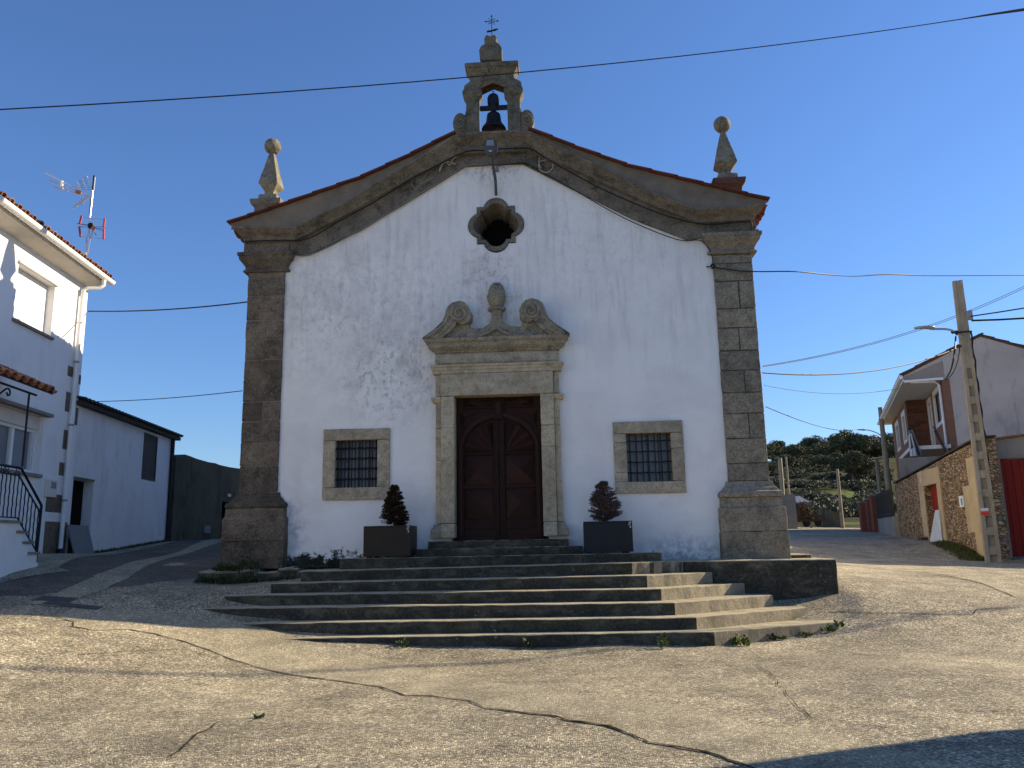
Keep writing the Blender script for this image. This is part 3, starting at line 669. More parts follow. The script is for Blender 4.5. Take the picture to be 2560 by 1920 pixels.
# pinnacles on the corners
for side in (-1, 1):
    p = MB(); c = (4.40*side, .05); kz = .9734; zz_ = lambda z: -.075+(z+.075)*kz
    def sq(r, z): return [(c[0]+r*kz*math.cos(rad(45+90*k))*1.414, c[1]+r*kz*math.sin(rad(45+90*k))*1.414, z) for k in range(4)]
    ped = MB(); ped.loft([sq(.25, 6.0), sq(.235, 6.30), sq(.24, 6.38), sq(.29, 6.43), sq(.31, 6.50), sq(.31, 6.535), sq(.2, 6.54)])
    p.loft([sq(.185, 6.536), sq(.185, 6.665), sq(.165, 6.68), sq(.10, 6.70), sq(.085, 6.75), sq(.115, 6.80), sq(.20, 6.905), sq(.195, 6.93), sq(.045, 7.60), sq(.03, 7.61)])
    r = p.build('pinnacle', M['obelisk'], ch, bevel=.012); rough(r, .03, .15, 2)
    ped.build('pedestal', M['redstone'] if side > 0 else M['cornice'], r, bevel=.008)
    b = MB(); b.sphere((c[0], c[1], zz_(7.965)), .162, 20, 14); rough(b.build('ball', M['obelisk'], r, True), .03, .1, 1)
# bellcote
bc = MB(); Y0, Y1 = -.02, .23
arch_in = [(.005-.29*math.cos(a), 8.66+.285*math.sin(a)) for a in np.linspace(0, math.pi, 15)]
jamb = lambda sg: [(sg*.28, 7.5), (sg*.53, 7.5), (sg*.53, 8.50), (sg*.28, 8.50)]
rt = thing('bellcote', None, None, (0, .2, 7.5)); rt.parent = ch; rt.location = (0, .2, 8.1)
for sg in (-1, 1): bc = MB(); bc.prism(jamb(sg), Y0, Y1); rough(bc.build('jamb', M['belfry'], rt, bevel=.012), .02, .15, 2)
hd = MB(); hd.prism([(-.58, 8.70), (-.57, 8.82), (-.52, 8.86), (-.44, 8.92), (-.43, 9.02), (.42, 9.02), (.43, 8.93), (.52, 8.88), (.57, 8.82), (.58, 8.70), (.285, 8.70)]+[(x, z) for x, z in arch_in[::-1] if z > 8.70]+[(-.275, 8.70)], Y0, Y1)
rough(hd.build('arch_block', M['belfry'], rt, bevel=.01), .02, .15, 1)
for sg in (-1, 1): hd = MB(); hd.mould(*sorted((sg*.285, sg*.53)), [(0.005, 8.502), (.02, 8.55), (.05, 8.60), (.065, 8.62), (.065, 8.695), (.0, 8.70)], Y1); rough(hd.build('impost', M['belfry'], rt, bevel=.008), .015, .15, 1)
hd = MB(); hd.mould(-.44, .42, [(-.01, 9.022), (.0, 9.04), (.02, 9.07), (.06, 9.13), (.07, 9.16), (.10, 9.17), (.105, 9.24), (.08, 9.275), (-.1, 9.29)], Y1+.05)
rough(hd.build('cap', M['belfry'], rt, bevel=.008), .02, .2, 1)
hd = MB(); cr = [S(x, z, .2) for x, z in [(-.23, 9.27), (-.24, 9.50), (-.20, 9.58), (-.13, 9.63), (-.115, 9.68), (-.145, 9.74), (-.12, 9.81), (-.08, 9.83), (-.03, 9.79), (.02, 9.79), (.05, 9.82), (.09, 9.80), (.115, 9.74), (.10, 9.68), (.11, 9.64), (.17, 9.6), (.205, 9.52), (.21, 9.27)]]
cr = [(x, z-.12) for x, z in [(a, b-.0) for a, b in cr]]
hd.prism([(x, z+.09) for x, z in cr], .0, .24); rough(hd.build('crest', M['belfry'], rt, bevel=.03, seg=3), .03, .12, 1)
av = MB(); aa = np.linspace(.05, math.pi-.05, 15)
av.loft([[(.005-.288*math.cos(a), Y0-.004, 8.66+.283*math.sin(a)), (.005-.274*math.cos(a), Y0-.004, 8.66+.270*math.sin(a)), (.005-.274*math.cos(a), Y1+.004, 8.66+.270*math.sin(a)), (.005-.288*math.cos(a), Y1+.004, 8.66+.283*math.sin(a))] for a in aa])
av.build('brick_arch', M['redstone'], rt)
def spiral_relief(b, c, r0, turns, y, wd, dirn=1, start=0, h=.02, shrink=.82):
    pts = []
    for k in range(int(turns*20)+1):
        a = start+dirn*2*math.pi*k/20; r = r0*(1-shrink*k/(turns*20)); pts.append((c[0]+r*math.cos(a), y, c[1]+r*math.sin(a)))
    b.tube(pts, [wd*(1-.5*k/len(pts)) for k in range(len(pts))], 6)
for sg in (-1, 1):
    vo = MB(); c = (sg*.655, 8.03)
    pl = [(sg*.53, 8.32), (sg*.56, 8.20)]+[(c[0]+sg*.14*math.cos(a)*1.0, c[1]+.22*math.sin(a)) for a in np.linspace(2.1, -.9, 14)]+[(sg*.74, 7.60), (sg*.53, 7.60)]
    vo.prism(pl, Y0+.02, Y1-.04); spiral_relief(vo, (c[0], c[1]), .115, 2.0, Y0+.015, .030, -sg, rad(90), .02)
    rough(vo.build('volute', M['belfry'], rt, bevel=.012), .012, .1, 0)
base = MB(); base.box(-.80, .80, -.18, .5, 7.30, 7.605); rough(base.build('bellcote_base', M['cornice'], rt, bevel=.02), .02, .2, 2)

# oculus
oc = MB(); k1, k2, k3 = qf(1.0), qf(.83), qf(.62)
rings = [[(OC[0]+x, .05, OC[1]+z) for x, z in k1], [(OC[0]+x, -.025, OC[1]+z) for x, z in k1], [(OC[0]+x, -.025, OC[1]+z) for x, z in k2], [(OC[0]+x*.96, .04, OC[1]+z*.96) for x, z in k2], [(OC[0]+x, .52, OC[1]+z) for x, z in k3]]
oc.loft(rings, True, False); r = oc.build('oculus', M['cornice'], ch); 
b = MB(); b.prism([(OC[0]+x*1.1, OC[1]+z*1.1) for x, z in k3], .525, .56); b.build('pane', M['void'], r)

# windows with stone surrounds and iron grilles
def church_window(x0, x1, z0, z1, ix0, ix1, iz0, iz1, nb, nh, double, pane, splits):
    r = MB()
    fr = .045
    r.box(x0, x1, -fr, .3, iz1+.004, z1, .004); r.box(x0, x1, -fr, .3, z0, iz0-.004, .004)
    for (a, b_), cuts in (((x0, ix0), splits[0]), ((ix1, x1), splits[1])):
        zz = [iz0]+cuts+[iz1]
        for p, q in zip(zz[:-1], zz[1:]): r.box(a, b_, -fr, .3, p+.003, q-.003, .003)
    root = r.build('window', M['frame'], ch, bevel=.01); rough(root, .014, .15, 2)
    p = MB(); p.box(ix0-.05, ix1+.05, .22, .24, iz0-.05, iz1+.05); p.build('pane', pane, root)
    m_ = MB(); 
    for k in range(1, 4): xx = ix0+(ix1-ix0)*k/4; m_.box(xx-.012, xx+.012, .205, .219, iz0, iz1)
    m_.build('mullion', M['lampgrey'], root)
    for k in range(nb):
        xx = ix0+(ix1-ix0)*(k+.6)/(nb+.2); gmb = MB(); t = .011 if double else .015
        gmb.tube([(xx, .03, iz0-.02), (xx+random.uniform(-.004, .004), .03, (iz0+iz1)/2), (xx, .03, iz1+.02)], t, 6); gmb.build('grille_bar', M['grille'], root)
    for k in range(nh):
        zz = iz0+(iz1-iz0)*(k+.85)/(nh+.55); gmb = MB()
        pts = []
        for i in range(nb*2+3):
            xx = ix0-.02+(ix1-ix0+.04)*i/(nb*2+2); pts.append((xx, .03+(.016 if (i//1) % 2 else -.016), zz+.004*math.sin(i)))
        gmb.tube(pts, .010 if double else .013, 6)
        if double: gmb.tube([(x, .06-y, z-.022) for x, y, z in pts], .009, 6)
        gmb.build('grille_rail', M['grille'], root)
    return root
church_window(-3.20, -1.975, .76, 2.045, -2.975, -2.20, .985, 1.835, 12, 4, True, M['pane'], ([], []))
church_window(2.06, 3.297, .755, 2.037, 2.285, 3.075, .965, 1.82, 7, 4, False, M['pane2'], ([1.13, 1.66], [1.54]))

# portal
po = MB(); yb = .3
for sg in (-1, 1):
    def bx(a, b_, out, z0, z1, j=.003): po.box(*sorted((sg*a, sg*b_)), -out, yb, z0, z1, j)
    cuts = [.30, 1.42, 2.0, 2.57] if sg < 0 else [.30, 1.62, 2.0, 2.575]
    for z0, z1 in zip(cuts[:-1], cuts[1:]):
        bx(.78, 1.02, .17, z0+.003, z1-.003); bx(1.023, 1.125, .11, z0+.003, z1-.003)
    bx(1.023, 1.125, .11, 2.58, 2.985)
po.box(-1.02, 1.02, -.17, yb, 2.58, 2.985, .003)
pr = po.build('portal', M['portal'], ch, bevel=.008); rough(pr, .012, .2, 2)
for sg in (-1, 1):
    b = MB(); a, c = sorted((sg*.78, sg*1.02)); 
    b.mould(a, c, [(.21, .05), (.21, .17), (.195, .22), (.175, .27), (.172, .298)], yb, 0, 0); a, c = sorted((sg*1.021, sg*1.055)); b.mould(a, c, [(.155, .052), (.155, .18), (.12, .24), (.105, .29)], yb-.01, *((0, 1) if sg > 0 else (1, 0)))
    b.build('plinth_block', M['portal'], pr, bevel=.01)
    b = MB(); a, c = sorted((sg*1.026, sg*1.122)); b.mould(a, c, [(.115, 2.47), (.135, 2.485), (.15, 2.51), (.165, 2.53), (.165, 2.565), (.12, 2.572)], yb-.02, *((0, .5) if sg > 0 else (.5, 0))); b.build('impost', M['portal'], pr, bevel=.004)
b = MB(); b.mould(-1.0, 1.0, [(.17, 2.99), (.175, 3.05), (.19, 3.055), (.19, 3.075), (.185, 3.10), (.215, 3.115), (.215, 3.15), (.17, 3.155)], yb); b.mould(-1.08, 1.08, [(.06, 2.992), (.06, 3.05), (.085, 3.06), (.085, 3.152)], yb-.01); b.build('lintel_moulding', M['portal'], pr, bevel=.004)
b = MB(); b.mould(-1.0, 1.0, [(.10, 3.158), (.125, 3.20), (.135, 3.27), (.125, 3.34), (.10, 3.385)], yb); rough(b.build('frieze', M['portal'], pr, bevel=.005), .012, .2, 1)
b = MB(); b.mould(-1.02, 1.02, [(.12, 3.388), (.14, 3.42), (.20, 3.455), (.205, 3.47), (.225, 3.475), (.24, 3.54), (.285, 3.575), (.29, 3.585), (.29, 3.635), (.2, 3.65)], yb)
rough(b.build('door_cornice', M['ped'], pr, bevel=.005), .015, .2, 1)
py_ = -.21
def P(pts): return [S(x, z, py_) for x, z in pts]
for sg in (-1, 1):
    sx = lambda L: [(x*(-sg), z) for x, z in L]
    vol = sx(P([(-1.385, 3.70), (-1.17, 3.85), (-1.01, 4.00), (-.955, 4.12), (-.935, 4.20), (-.90, 4.29), (-.81, 4.36), (-.69, 4.39), (-.59, 4.36), (-.51, 4.28), (-.465, 4.17), (-.47, 4.05), (-.54, 3.96), (-.64, 3.93), (-.74, 3.98), (-.75, 3.92), (-.86, 3.80), (-1.02, 3.68)]))
    b = MB(); b.prism(vol, -.30, .1)
    spiral_relief(b, (vol[12][0]*0+(-sg)*S(-.685, 4.16, py_)[0], S(0, 4.15, py_)[1]), .15, 1.9, -.305, .035, 1 if sg < 0 else -1, rad(40 if sg > 0 else 140))
    ridge = sx(P([(-1.30, 3.70), (-1.12, 3.82), (-.95, 3.98), (-.87, 4.12), (-.83, 4.22), (-.76, 4.29)]))
    b.tube([(x, -.305, z) for x, z in ridge], .028, 6)
    ridge = sx(P([(-1.16, 3.69), (-1.02, 3.78), (-.88, 3.92), (-.80, 4.04)])); b.tube([(x, -.305, z) for x, z in ridge], .024, 6)
    rough(b.build('pediment_scroll', M['ped'], pr, bevel=.012), .012, .12, 0)
    b = MB(); b.prism(sx(P([(-1.05, 3.66), (-.92, 3.80), (-.72, 3.98), (-.55, 3.97), (-.50, 3.93), (-.62, 3.74), (-.66, 3.66)])), -.2, .1); b.build('scroll_backing', M['ped'], pr)
ce = P([(-.72, 3.66), (-.62, 3.80), (-.52, 3.91), (-.40, 3.87), (-.25, 3.88), (-.15, 3.95), (-.10, 4.05), (-.085, 4.22), (.09, 4.22), (.10, 4.04), (.15, 3.95), (.26, 3.89), (.42, 3.88), (.53, 3.90), (.62, 3.80), (.72, 3.66)])
b = MB(); b.prism(ce, -.2, .1)
arc = P([(-.66, 3.68), (-.45, 3.69), (-.25, 3.73), (-.10, 3.80), (-.01, 3.86), (.10, 3.79), (.25, 3.72), (.45, 3.69), (.66, 3.70)])
dk = P([(-.60, 3.66), (-.45, 3.675), (-.25, 3.71), (-.10, 3.78), (-.01, 3.85), (.10, 3.77), (.25, 3.70), (.45, 3.675), (.60, 3.66)])
ring = [(x, -.245, z) for x, z in arc]; b.tube(ring, .03, 6)
rough(b.build('pediment_centre', M['ped'], pr, bevel=.01), .012, .12, 0)
b = MB(); cz = S(.005, 4.25, py_)[1]; b.lathe([(.09, 4.10), (.10, 4.14), (.13, 4.15), (.165, 4.17), (.17, 4.21), (.13, 4.225), (.10, 4.23), (.135, 4.28), (.165, 4.36), (.172, 4.42), (.18, 4.425), (.18, 4.445), (.168, 4.45), (.155, 4.55), (.12, 4.64), (.07, 4.695), (.01, 4.71)], (.005+S(0, 4.3, -.15)[0], -.1, 0), 20, .8)
rough(b.build('acorn_finial', M['ped'], pr, 'auto'), .01, .1, 0)
# doors
dr = MB(); dr.box(-.80, .80, .14, .20, -.02, 2.60); door = dr.build('door', M['wood'], ch)
def leaf(sg):
    y = .135; b = MB()
    def q(a, c, z0, z1, out=.02): b.box(*sorted((sg*a, sg*c)), y-out, y+.01, z0, z1, .001)
    q(.005, .10, .0, 2.58, .035); q(.655, .775, 0, 2.58, .02)
    for z0, z1, o_ in ((0, .06, .02), (.20, .36, .028), (.92, .98, .026), (1.52, 1.58, .026), (2.38, 2.42, .03), (2.54, 2.58, .022)): q(.10, .655, z0, z1, o_)
    q(.10, .655, .06, .20, .012)
    r = b.build('door_leaf', M['wood'], door, bevel=.004)
    p = MB()
    def pyr(x0, x1, z0, z1, h=.085):
        cx, cz = (x0+x1)/2, (z0+z1)/2; p.add([(sg*x0, y, z0), (sg*x1, y, z0), (sg*x1, y, z1), (sg*x0, y, z1), (sg*cx, y-h, cz)], [(0, 1, 4)]); 
        k = len(p.v)
        for t in ((1, 2), (2, 3), (3, 0)): p.add([p.v[k-5+t[0]], p.v[k-5+t[1]], (sg*cx, y-h, cz)], [(0, 1, 2)])
    pyr(.11, .645, .37, .91); pyr(.11, .645, .99, 1.51); pyr(.13, .36, 2.43, 2.53, .03); pyr(.40, .63, 2.43, 2.53, .03)
    # fan of folded rays in the arched head
    nseg = 8; c = (sg*.11, 1.585)
    rim = [(sg*(.11+.53*math.cos(a)), 1.585+.52*math.sin(a)) for a in np.linspace(0, math.pi/2, nseg+1)]
    for i in range(nseg): 
        h0, h1 = (.0, .075) if i % 2 == 0 else (.075, .0)
        p.add([(c[0], y-.01, c[1]), (rim[i][0], y-h0, rim[i][1]), (rim[i+1][0], y-h1, rim[i+1][1])], [(0, 1, 2)])
    p.add([(sg*.76, y-.0, 1.75), (sg*.76, y, 2.37), (sg*.2, y, 2.37), (sg*.62, y-.05, 2.22)], [(0, 1, 3)]); p.add([(sg*.76, y, 2.37), (sg*.2, y, 2.37), (sg*.62, y-.05, 2.22)], [(0, 1, 2)])
    p.build('carved_panel', M['wood'], r)
    a_ = MB(); path = [(sg*.70, 0.0)]+[(sg*.70*math.cos(a), 1.60+.64*math.sin(a)) for a in np.linspace(0, math.pi/2, 14)]
    for w_, o_ in ((.05, .05), (.02, .065)):
        rr = []
        for i, (x, z) in enumerate(path):
            t = Vector(path[min(i+1, len(path)-1)])-Vector(path[max(i-1, 0)]); t.normalize(); nn = Vector((-t.y, t.x))
            rr.append([(x+nn.x*w_/1, y-o_, z+nn.y*w_), (x-nn.x*w_, y-o_, z-nn.y*w_), (x-nn.x*w_, y+.01, z-nn.y*w_), (x+nn.x*w_, y+.01, z+nn.y*w_)])
        a_.loft(rr)
    a_.build('arch_moulding', M['wood'], r)
    st0 = None
    for z in np.arange(.12, 2.5, .235):
        for xx in (.035, .08):
            if st0 is None: nl = MB(); nl.sphere((sg*xx, y-.036, z), .011, 6, 4); st0 = nl.build('nail_stud', M['iron'], r); base_ = (xx, z)
            else: c = st0.copy(); COL.objects.link(c); c.location = st0.location+Vector((sg*(xx-base_[0]), 0, z-base_[1]))
    return r
leaf(-1); leaf(1)
b = MB(); b.box(-.075, .075, .135-.085, .14, 2.16, 2.25); b.box(-.05, .05, .135-.07, .139, 2.25, 2.5); b.build('door_keystone', M['wood'], door, bevel=.006)

# ------------------------------------------------------------------ entrance steps
stp = thing('entrance_steps', 'broad mossy granite steps with angled right ends rising to the church door', 'steps', (0, -1.5, -1.4))
STEPS = [  # left front, corner, right end: (x, y, z of top)
    ((-2.75, -3.22, -1.278), (3.10, -3.08, -1.28), (5.10, -1.95, -1.28)),
    ((-3.45, -2.90, -1.105), (2.92, -2.78, -1.115), (4.83, -1.40, -1.115)),
    ((-4.25, -2.52, -.915), (2.68, -2.43, -.94), (4.39, -1.10, -.94)),
    ((-4.05, -2.13, -.758), (2.54, -2.02, -.765), (4.02, -.82, -.765)),
    ((-3.48, -1.72, -.605), (2.38, -1.64, -.585), (3.52, -.80, -.585)),
    ((-3.14, -1.30, -.442), (2.20, -1.17, -.40), (3.06, -.77, -.40))]
def step_mesh(pf, pc, pr_, zb, back, name, mat):
    ln = lambda a, b, n: [tuple(np.array(a)*(1-t)+np.array(b)*t) for t in np.linspace(0, 1, n, endpoint=False)]
    q = ln(pf, pc, 34)+ln(pc, pr_, 12)+[pr_]
    out = []
    for i, p in enumerate(q):
        j = .0 if i in (0, 34, len(q)-1) else .007
        out.append((p[0]+random.uniform(-j, j), p[1]+random.uniform(-j, j), p[2]+random.uniform(-j, j)*.8))
    rt_ = [(pr_[0]+.0, back, pr_[2])]; lf = [(pf[0]+.02, back, pf[2])]
    top = out+rt_+lf; b = MB(); n = len(top); jt = [random.uniform(-.006, .006) for _ in range(n)]
    b.loft([[(x, y, zb) for x, y, z in top], [(x, y+jt[i], z-.06) for i, (x, y, z) in enumerate(top)], top], True, True)
    o = b.build(name, mat, stp, bevel=.013); return o
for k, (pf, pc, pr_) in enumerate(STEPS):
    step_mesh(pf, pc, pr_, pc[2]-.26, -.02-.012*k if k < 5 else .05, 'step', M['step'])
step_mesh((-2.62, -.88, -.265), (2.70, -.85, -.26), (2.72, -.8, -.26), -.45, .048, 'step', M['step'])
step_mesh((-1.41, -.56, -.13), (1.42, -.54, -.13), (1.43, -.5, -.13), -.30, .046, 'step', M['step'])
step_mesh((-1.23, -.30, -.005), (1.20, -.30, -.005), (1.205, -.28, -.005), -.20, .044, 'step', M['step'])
blk = MB(); n_ = 18
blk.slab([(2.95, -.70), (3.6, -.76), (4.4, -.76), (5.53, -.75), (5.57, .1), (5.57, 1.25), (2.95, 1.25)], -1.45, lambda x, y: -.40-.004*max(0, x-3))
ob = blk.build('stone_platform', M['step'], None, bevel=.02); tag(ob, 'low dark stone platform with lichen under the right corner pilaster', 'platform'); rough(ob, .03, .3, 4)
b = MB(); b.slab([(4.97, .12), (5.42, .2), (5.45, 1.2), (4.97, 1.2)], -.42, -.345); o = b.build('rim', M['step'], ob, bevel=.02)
b = MB()
xx = -5.25
while xx < -3.2:
    ww = random.uniform(.28, .5); b.box(xx, xx+ww-.015, -.40-random.uniform(0, .05), .1, -1.0, -.43+random.uniform(-.03, .03), .02); xx += ww
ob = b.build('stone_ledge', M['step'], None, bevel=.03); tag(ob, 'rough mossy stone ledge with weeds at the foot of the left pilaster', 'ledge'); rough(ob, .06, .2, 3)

# ------------------------------------------------------------------ planters and dead shrubs
def planter(cx, mat, lab, zb, dx=0):
    t = thing('planter', lab, 'planter', (cx, -.45, -.262), 'square planters beside the door')
    b = MB(); x0, x1, y0, y1, z0, z1 = cx-.40, cx+.40, -.76, -.12, zb, zb+.505
    b.box(x0, x1, y0, y1, z0, z1-.03)
    b.hexa([(x0, y0, z1-.029), (x1, y0, z1-.029), (x1, y0+.03, z1-.029), (x0, y0+.03, z1-.029)], [(x0, y0, z1), (x1, y0, z1), (x1, y0+.03, z1), (x0, y0+.03, z1)])
    b.hexa([(x0, y1-.03, z1-.029), (x1, y1-.03, z1-.029), (x1, y1, z1-.029), (x0, y1, z1-.029)], [(x0, y1-.03, z1), (x1, y1-.03, z1), (x1, y1, z1), (x0, y1, z1)])
    for xa, xb in ((x0, x0+.03), (x1-.03, x1)): b.hexa([(xa, y0+.031, z1-.029), (xb, y0+.031, z1-.029), (xb, y1-.031, z1-.029), (xa, y1-.031, z1-.029)], [(xa, y0+.031, z1), (xb, y0+.031, z1), (xb, y1-.031, z1), (xa, y1-.031, z1)])
    b.build('box', mat, t, bevel=.004)
    for fx in (x0+.06, x1-.14):
        for fy in (y0+.03, y1-.11): f = MB(); f.box(fx, fx+.08, fy, fy+.08, -.268, zb-.001); f.build('foot', M['iron'], t)
    s = MB(); s.add([(x1-.065, y0-.003, z1-.035), (x1-.02, y0-.003, z1-.035), (x1-.02, y0-.003, z1-.012), (x1-.035, y0-.003, z1-.015)], [(0, 1, 2, 3)])
    s.box(x1-.042, x1-.022, y0-.004, y0-.0005, z1-.115, z1-.088); s.build('sticker', M['sticker'], t)
    s = MB(); s.box(x1-.064, x1-.024, y0-.004, y0-.0005, z1-.075, z1-.045); s.build('grey_sticker', M['galv'], t)
    return t
planter(-1.855, M['planterbrown'], 'brownish metal box planter left of the church door', -.235)
planter(1.865, M['planter'], 'dark blue grey metal box planter right of the church door', -.235)
def leafbit(b, p, d, L, wd, up=None):
    d = Vector(d).normalized(); a = d.cross(Vector((random.uniform(-1, 1), random.uniform(-1, 1), random.uniform(-1, 1)))).normalized()
    p = Vector(p); b.add([p-a*wd*.3, p+d*L*.5-a*wd, p+d*L, p+d*L*.5+a*wd, p+a*wd*.3], [(0, 1, 2, 3, 4)])
def cone_shrub(c, z0, z1, rmax, name, lab, dense, mleaf, prof):
    t = thing(name, lab, 'shrub', (c[0], c[1], z0), 'dead shrubs in the door planters'); H = z1-z0
    st = MB(); st.tube([(c[0], c[1], z0-.03), (c[0]+.01, c[1], z0+H*.5), (c[0], c[1], z1-.02)], [.02, .013, .003], 6)
    lf = MB(); tw = MB()
    nb = 280 if dense else 210
    for i in range(nb):
        h = random.random()**1.15; a = random.uniform(0, 2*math.pi); r = rmax*prof(h)*random.uniform(.85, 1.08)
        p0 = Vector((c[0], c[1], z0+H*h*.93)); d = Vector((math.cos(a), math.sin(a), random.uniform(.0, .5) if not dense else random.uniform(-.05, .3))); d.normalize()
        L = r/max(.3, math.hypot(d.x, d.y)); p1 = p0+d*L*.55+Vector((0, 0, .0)); p2 = p0+d*L
        if p2.z > z1: p2.z = z1-random.uniform(0, .03)
        tw.tube([p0, p1, p2], [.005, .0035, .0015], 4)
        for k in range(75 if dense else 60):
            tt = random.uniform(.25, 1.03); q = p0.lerp(p2, tt)
            sparse = dense and (q.x < c[0]-.05 and q.z < z0+H*.45)
            if sparse and random.random() < .72: continue
            dd = (d+Vector((random.uniform(-1, 1), random.uniform(-1, 1), random.uniform(-.5, 1)))*.9)
            leafbit(lf, q, dd, random.uniform(.02, .042) if dense else random.uniform(.03, .06), random.uniform(.007, .014) if dense else random.uniform(.003, .0055))
    st.build('trunk', M['bark'], t); tw.build('branches', M['twig'] if not dense else M['bark'], t); lf.build('foliage', mleaf, t)
cone_shrub((-1.80, -.44), .262, 1.01, .245, 'dead_cypress', 'dense dark brown dead cypress in the planter left of the church door', True, M['brownleaf'], lambda h: (1-h)**.62*.98+.08 if h > .2 else .93)
cone_shrub((1.83, -.44), .262, .985, .27, 'dead_conifer', 'bare purplish brown twiggy shrub in the planter right of the door', False, M['twig'], lambda h: (.75+1.1*h if h < .25 else 1.03*(1-(h-.25)/.75)**.7+.05))

# ------------------------------------------------------------------ bell, weather vane, floodlight, cables on the church
Mb = Matrix(((.99, 0, 0, 0), (0, 1, 0, -.095), (0, 0, .9906, -.0007), (0, 0, 0, 1)))
bl = thing('bell', 'dark bronze bell on a rounded yoke hung in the bellcote arch', 'bell', (0, .2, 8.5))
b = MB(Mb); b.lathe([(.238, 8.02), (.244, 8.03), (.226, 8.07), (.18, 8.13), (.152, 8.20), (.14, 8.30), (.13, 8.35), (.09, 8.385), (.03, 8.395), (.03, 8.37), (.08, 8.36), (.11, 8.33), (.12, 8.2), (.15, 8.12), (.2, 8.03)], (.0, .2, -.04), 28); bb = b.build('bell_body', M['bell'], bl, True)
b = MB(Mb); b.tube([(0, .2, 8.3), (0, .2, 8.03)], .012, 6); b.sphere((0, .2, 7.99), .03, 8, 6); b.build('clapper', M['bell'], bl)
b = MB(Mb); b.tube([(.0, .2, 7.98), (.02, .16, 7.86), (.05, .0, 7.72)], .008, 6); b.build('bell_rope', M['rope'], bl)
b = MB(Mb); b.prism([(-.115, 8.52), (-.115, 8.64), (-.09, 8.70), (-.045, 8.735), (.0, 8.745), (.045, 8.735), (.09, 8.70), (.11, 8.64), (.11, 8.52), (.06, 8.52), (.05, 8.36), (-.05, 8.36), (-.06, 8.52)], .12, .28); b.build('yoke', M['bell'], bl, bevel=.01)
b = MB(Mb); b.box(-.275, .275, .16, .24, 8.415, 8.495); b.build('axle', M['iron'], bl, bevel=.008)
b = MB(Mb); b.tube([(0, .2, 8.74), (0, .2, 8.84)], .008, 6); b.tube([(-.028, .2, 8.812), (.028, .2, 8.812)], .007, 6); b.build('small_cross', M['redstone'], bl)
VX, VY = -.01, .12
vz = lambda z: S(0, z, VY)[1]
vn = thing('weather_vane', 'black iron weather vane with rayed cross and running pig silhouette on the bellcote', 'weather vane', (VX, VY, vz(9.80)))
b = MB(); b.tube([(VX, VY, vz(9.76)), (VX, VY, vz(10.32))], .009, 6); b.build('rod', M['iron'], vn)
cr = MB(); cz = vz(10.215); r_ = .035
cr.tube([(VX+.035*math.cos(a), VY, cz+.035*math.sin(a)) for a in np.linspace(0, 2*math.pi, 17)], .006, 5)
for a in (0, 90, 180): 
    d = np.array([math.cos(rad(a)), 0, math.sin(rad(a))]); c0 = np.array([VX, VY, cz]); L = .15
    cr.tube([c0+d*.035, c0+d*(L-.03)], .0075, 5); pp = np.array([-d[2], 0, d[0]])
    q = [c0+d*(L-.045)+pp*.018, c0+d*L, c0+d*(L-.045)-pp*.018]; cr.prism([(p[0], p[2]) for p in q], VY-.005, VY+.005)
for a in (45, 135, 225, 315):
    d = np.array([math.cos(rad(a)), 0, math.sin(rad(a))]); pp = np.array([-d[2], 0, d[0]]); c0 = np.array([VX, VY, cz])
    cr.tube([c0+d*(.035+.065*t)+pp*.012*math.sin(6.3*t) for t in np.linspace(0, 1, 7)], .006, 5)
cr.build('rayed_cross', M['iron'], vn)
pg = MB(); k = .235/11.5
pig = [(-5.0, -1.9), (-5.1, -.9), (-4.9, .1), (-4.3, .55), (-3, .65), (-1, .75), (.5, 1.1), (2.2, 1.75), (3.9, 2.15), (5.6, 2.25), (6.4, 2.1), (6.3, 1.7), (6.0, 1.1), (5.0, .85), (4.2, .75), (4.4, -.2), (4.0, -.35), (3.5, .2), (3.1, -.6), (2.6, -.5), (2.4, .1), (.8, -.55), (-.6, -1.0), (-2.2, -1.3), (-3.8, -1.1), (-4.3, -1.2), (-4.4, -1.8)]
pg.prism([(VX+x*k, vz(10.0)+z*k) for x, z in pig], VY-.006, VY+.006); pg.build('pig_silhouette', M['iron'], vn)
fl = thing('floodlight', 'grey street floodlight on a pole fixed above the quatrefoil window', 'floodlight', (0, -.1, 6.5))
b = MB(); b.tube([(.035, -.06, 6.46), (.03, -.10, 6.75), (.0, -.46, 7.02), (-.02, -.52, 7.12)], .028, 8); b.build('bracket_pole', M['lampgrey'], fl)
b = MB(); c = np.array([-.02, -.54, 7.21])
ell = lambda sx, sz, y: [(c[0]+sx*math.cos(a), y, c[2]+sz*math.sin(a)) for a in np.linspace(0, 2*math.pi, 24, endpoint=False)]
b.loft([ell(.09, .13, -.49), ell(.125, .175, -.505), ell(.13, .18, -.55), ell(.115, .165, -.575), ell(.1, .15, -.58)]); hdm = b.build('lamp_head', M['lampgrey'], fl, 'auto')
b = MB(); b.prism([(c[0]-.075, 7.225), (c[0]+.075, 7.215), (c[0]+.06, 7.33), (c[0]-.06, 7.335)], -.588, -.581); b.build('lens', M['galv'], hdm)
b = MB(); b.box(c[0]-.025, c[0]+.03, -.590, -.581, 7.10, 7.125); b.build('rating_plate', M['sticker'], hdm)
b = MB(); b.box(.03, .095, -.085, -.045, 6.94, 7.06); b.build('junction_box', M['greycable'], fl, bevel=.004)
def cable(name, pts, r, mat, lab, cat='cable', group=None, seg=6): 
    b = MB(); b.tube(pts, r, seg); o = b.build(name, mat); tag(o, lab, cat, group); return o
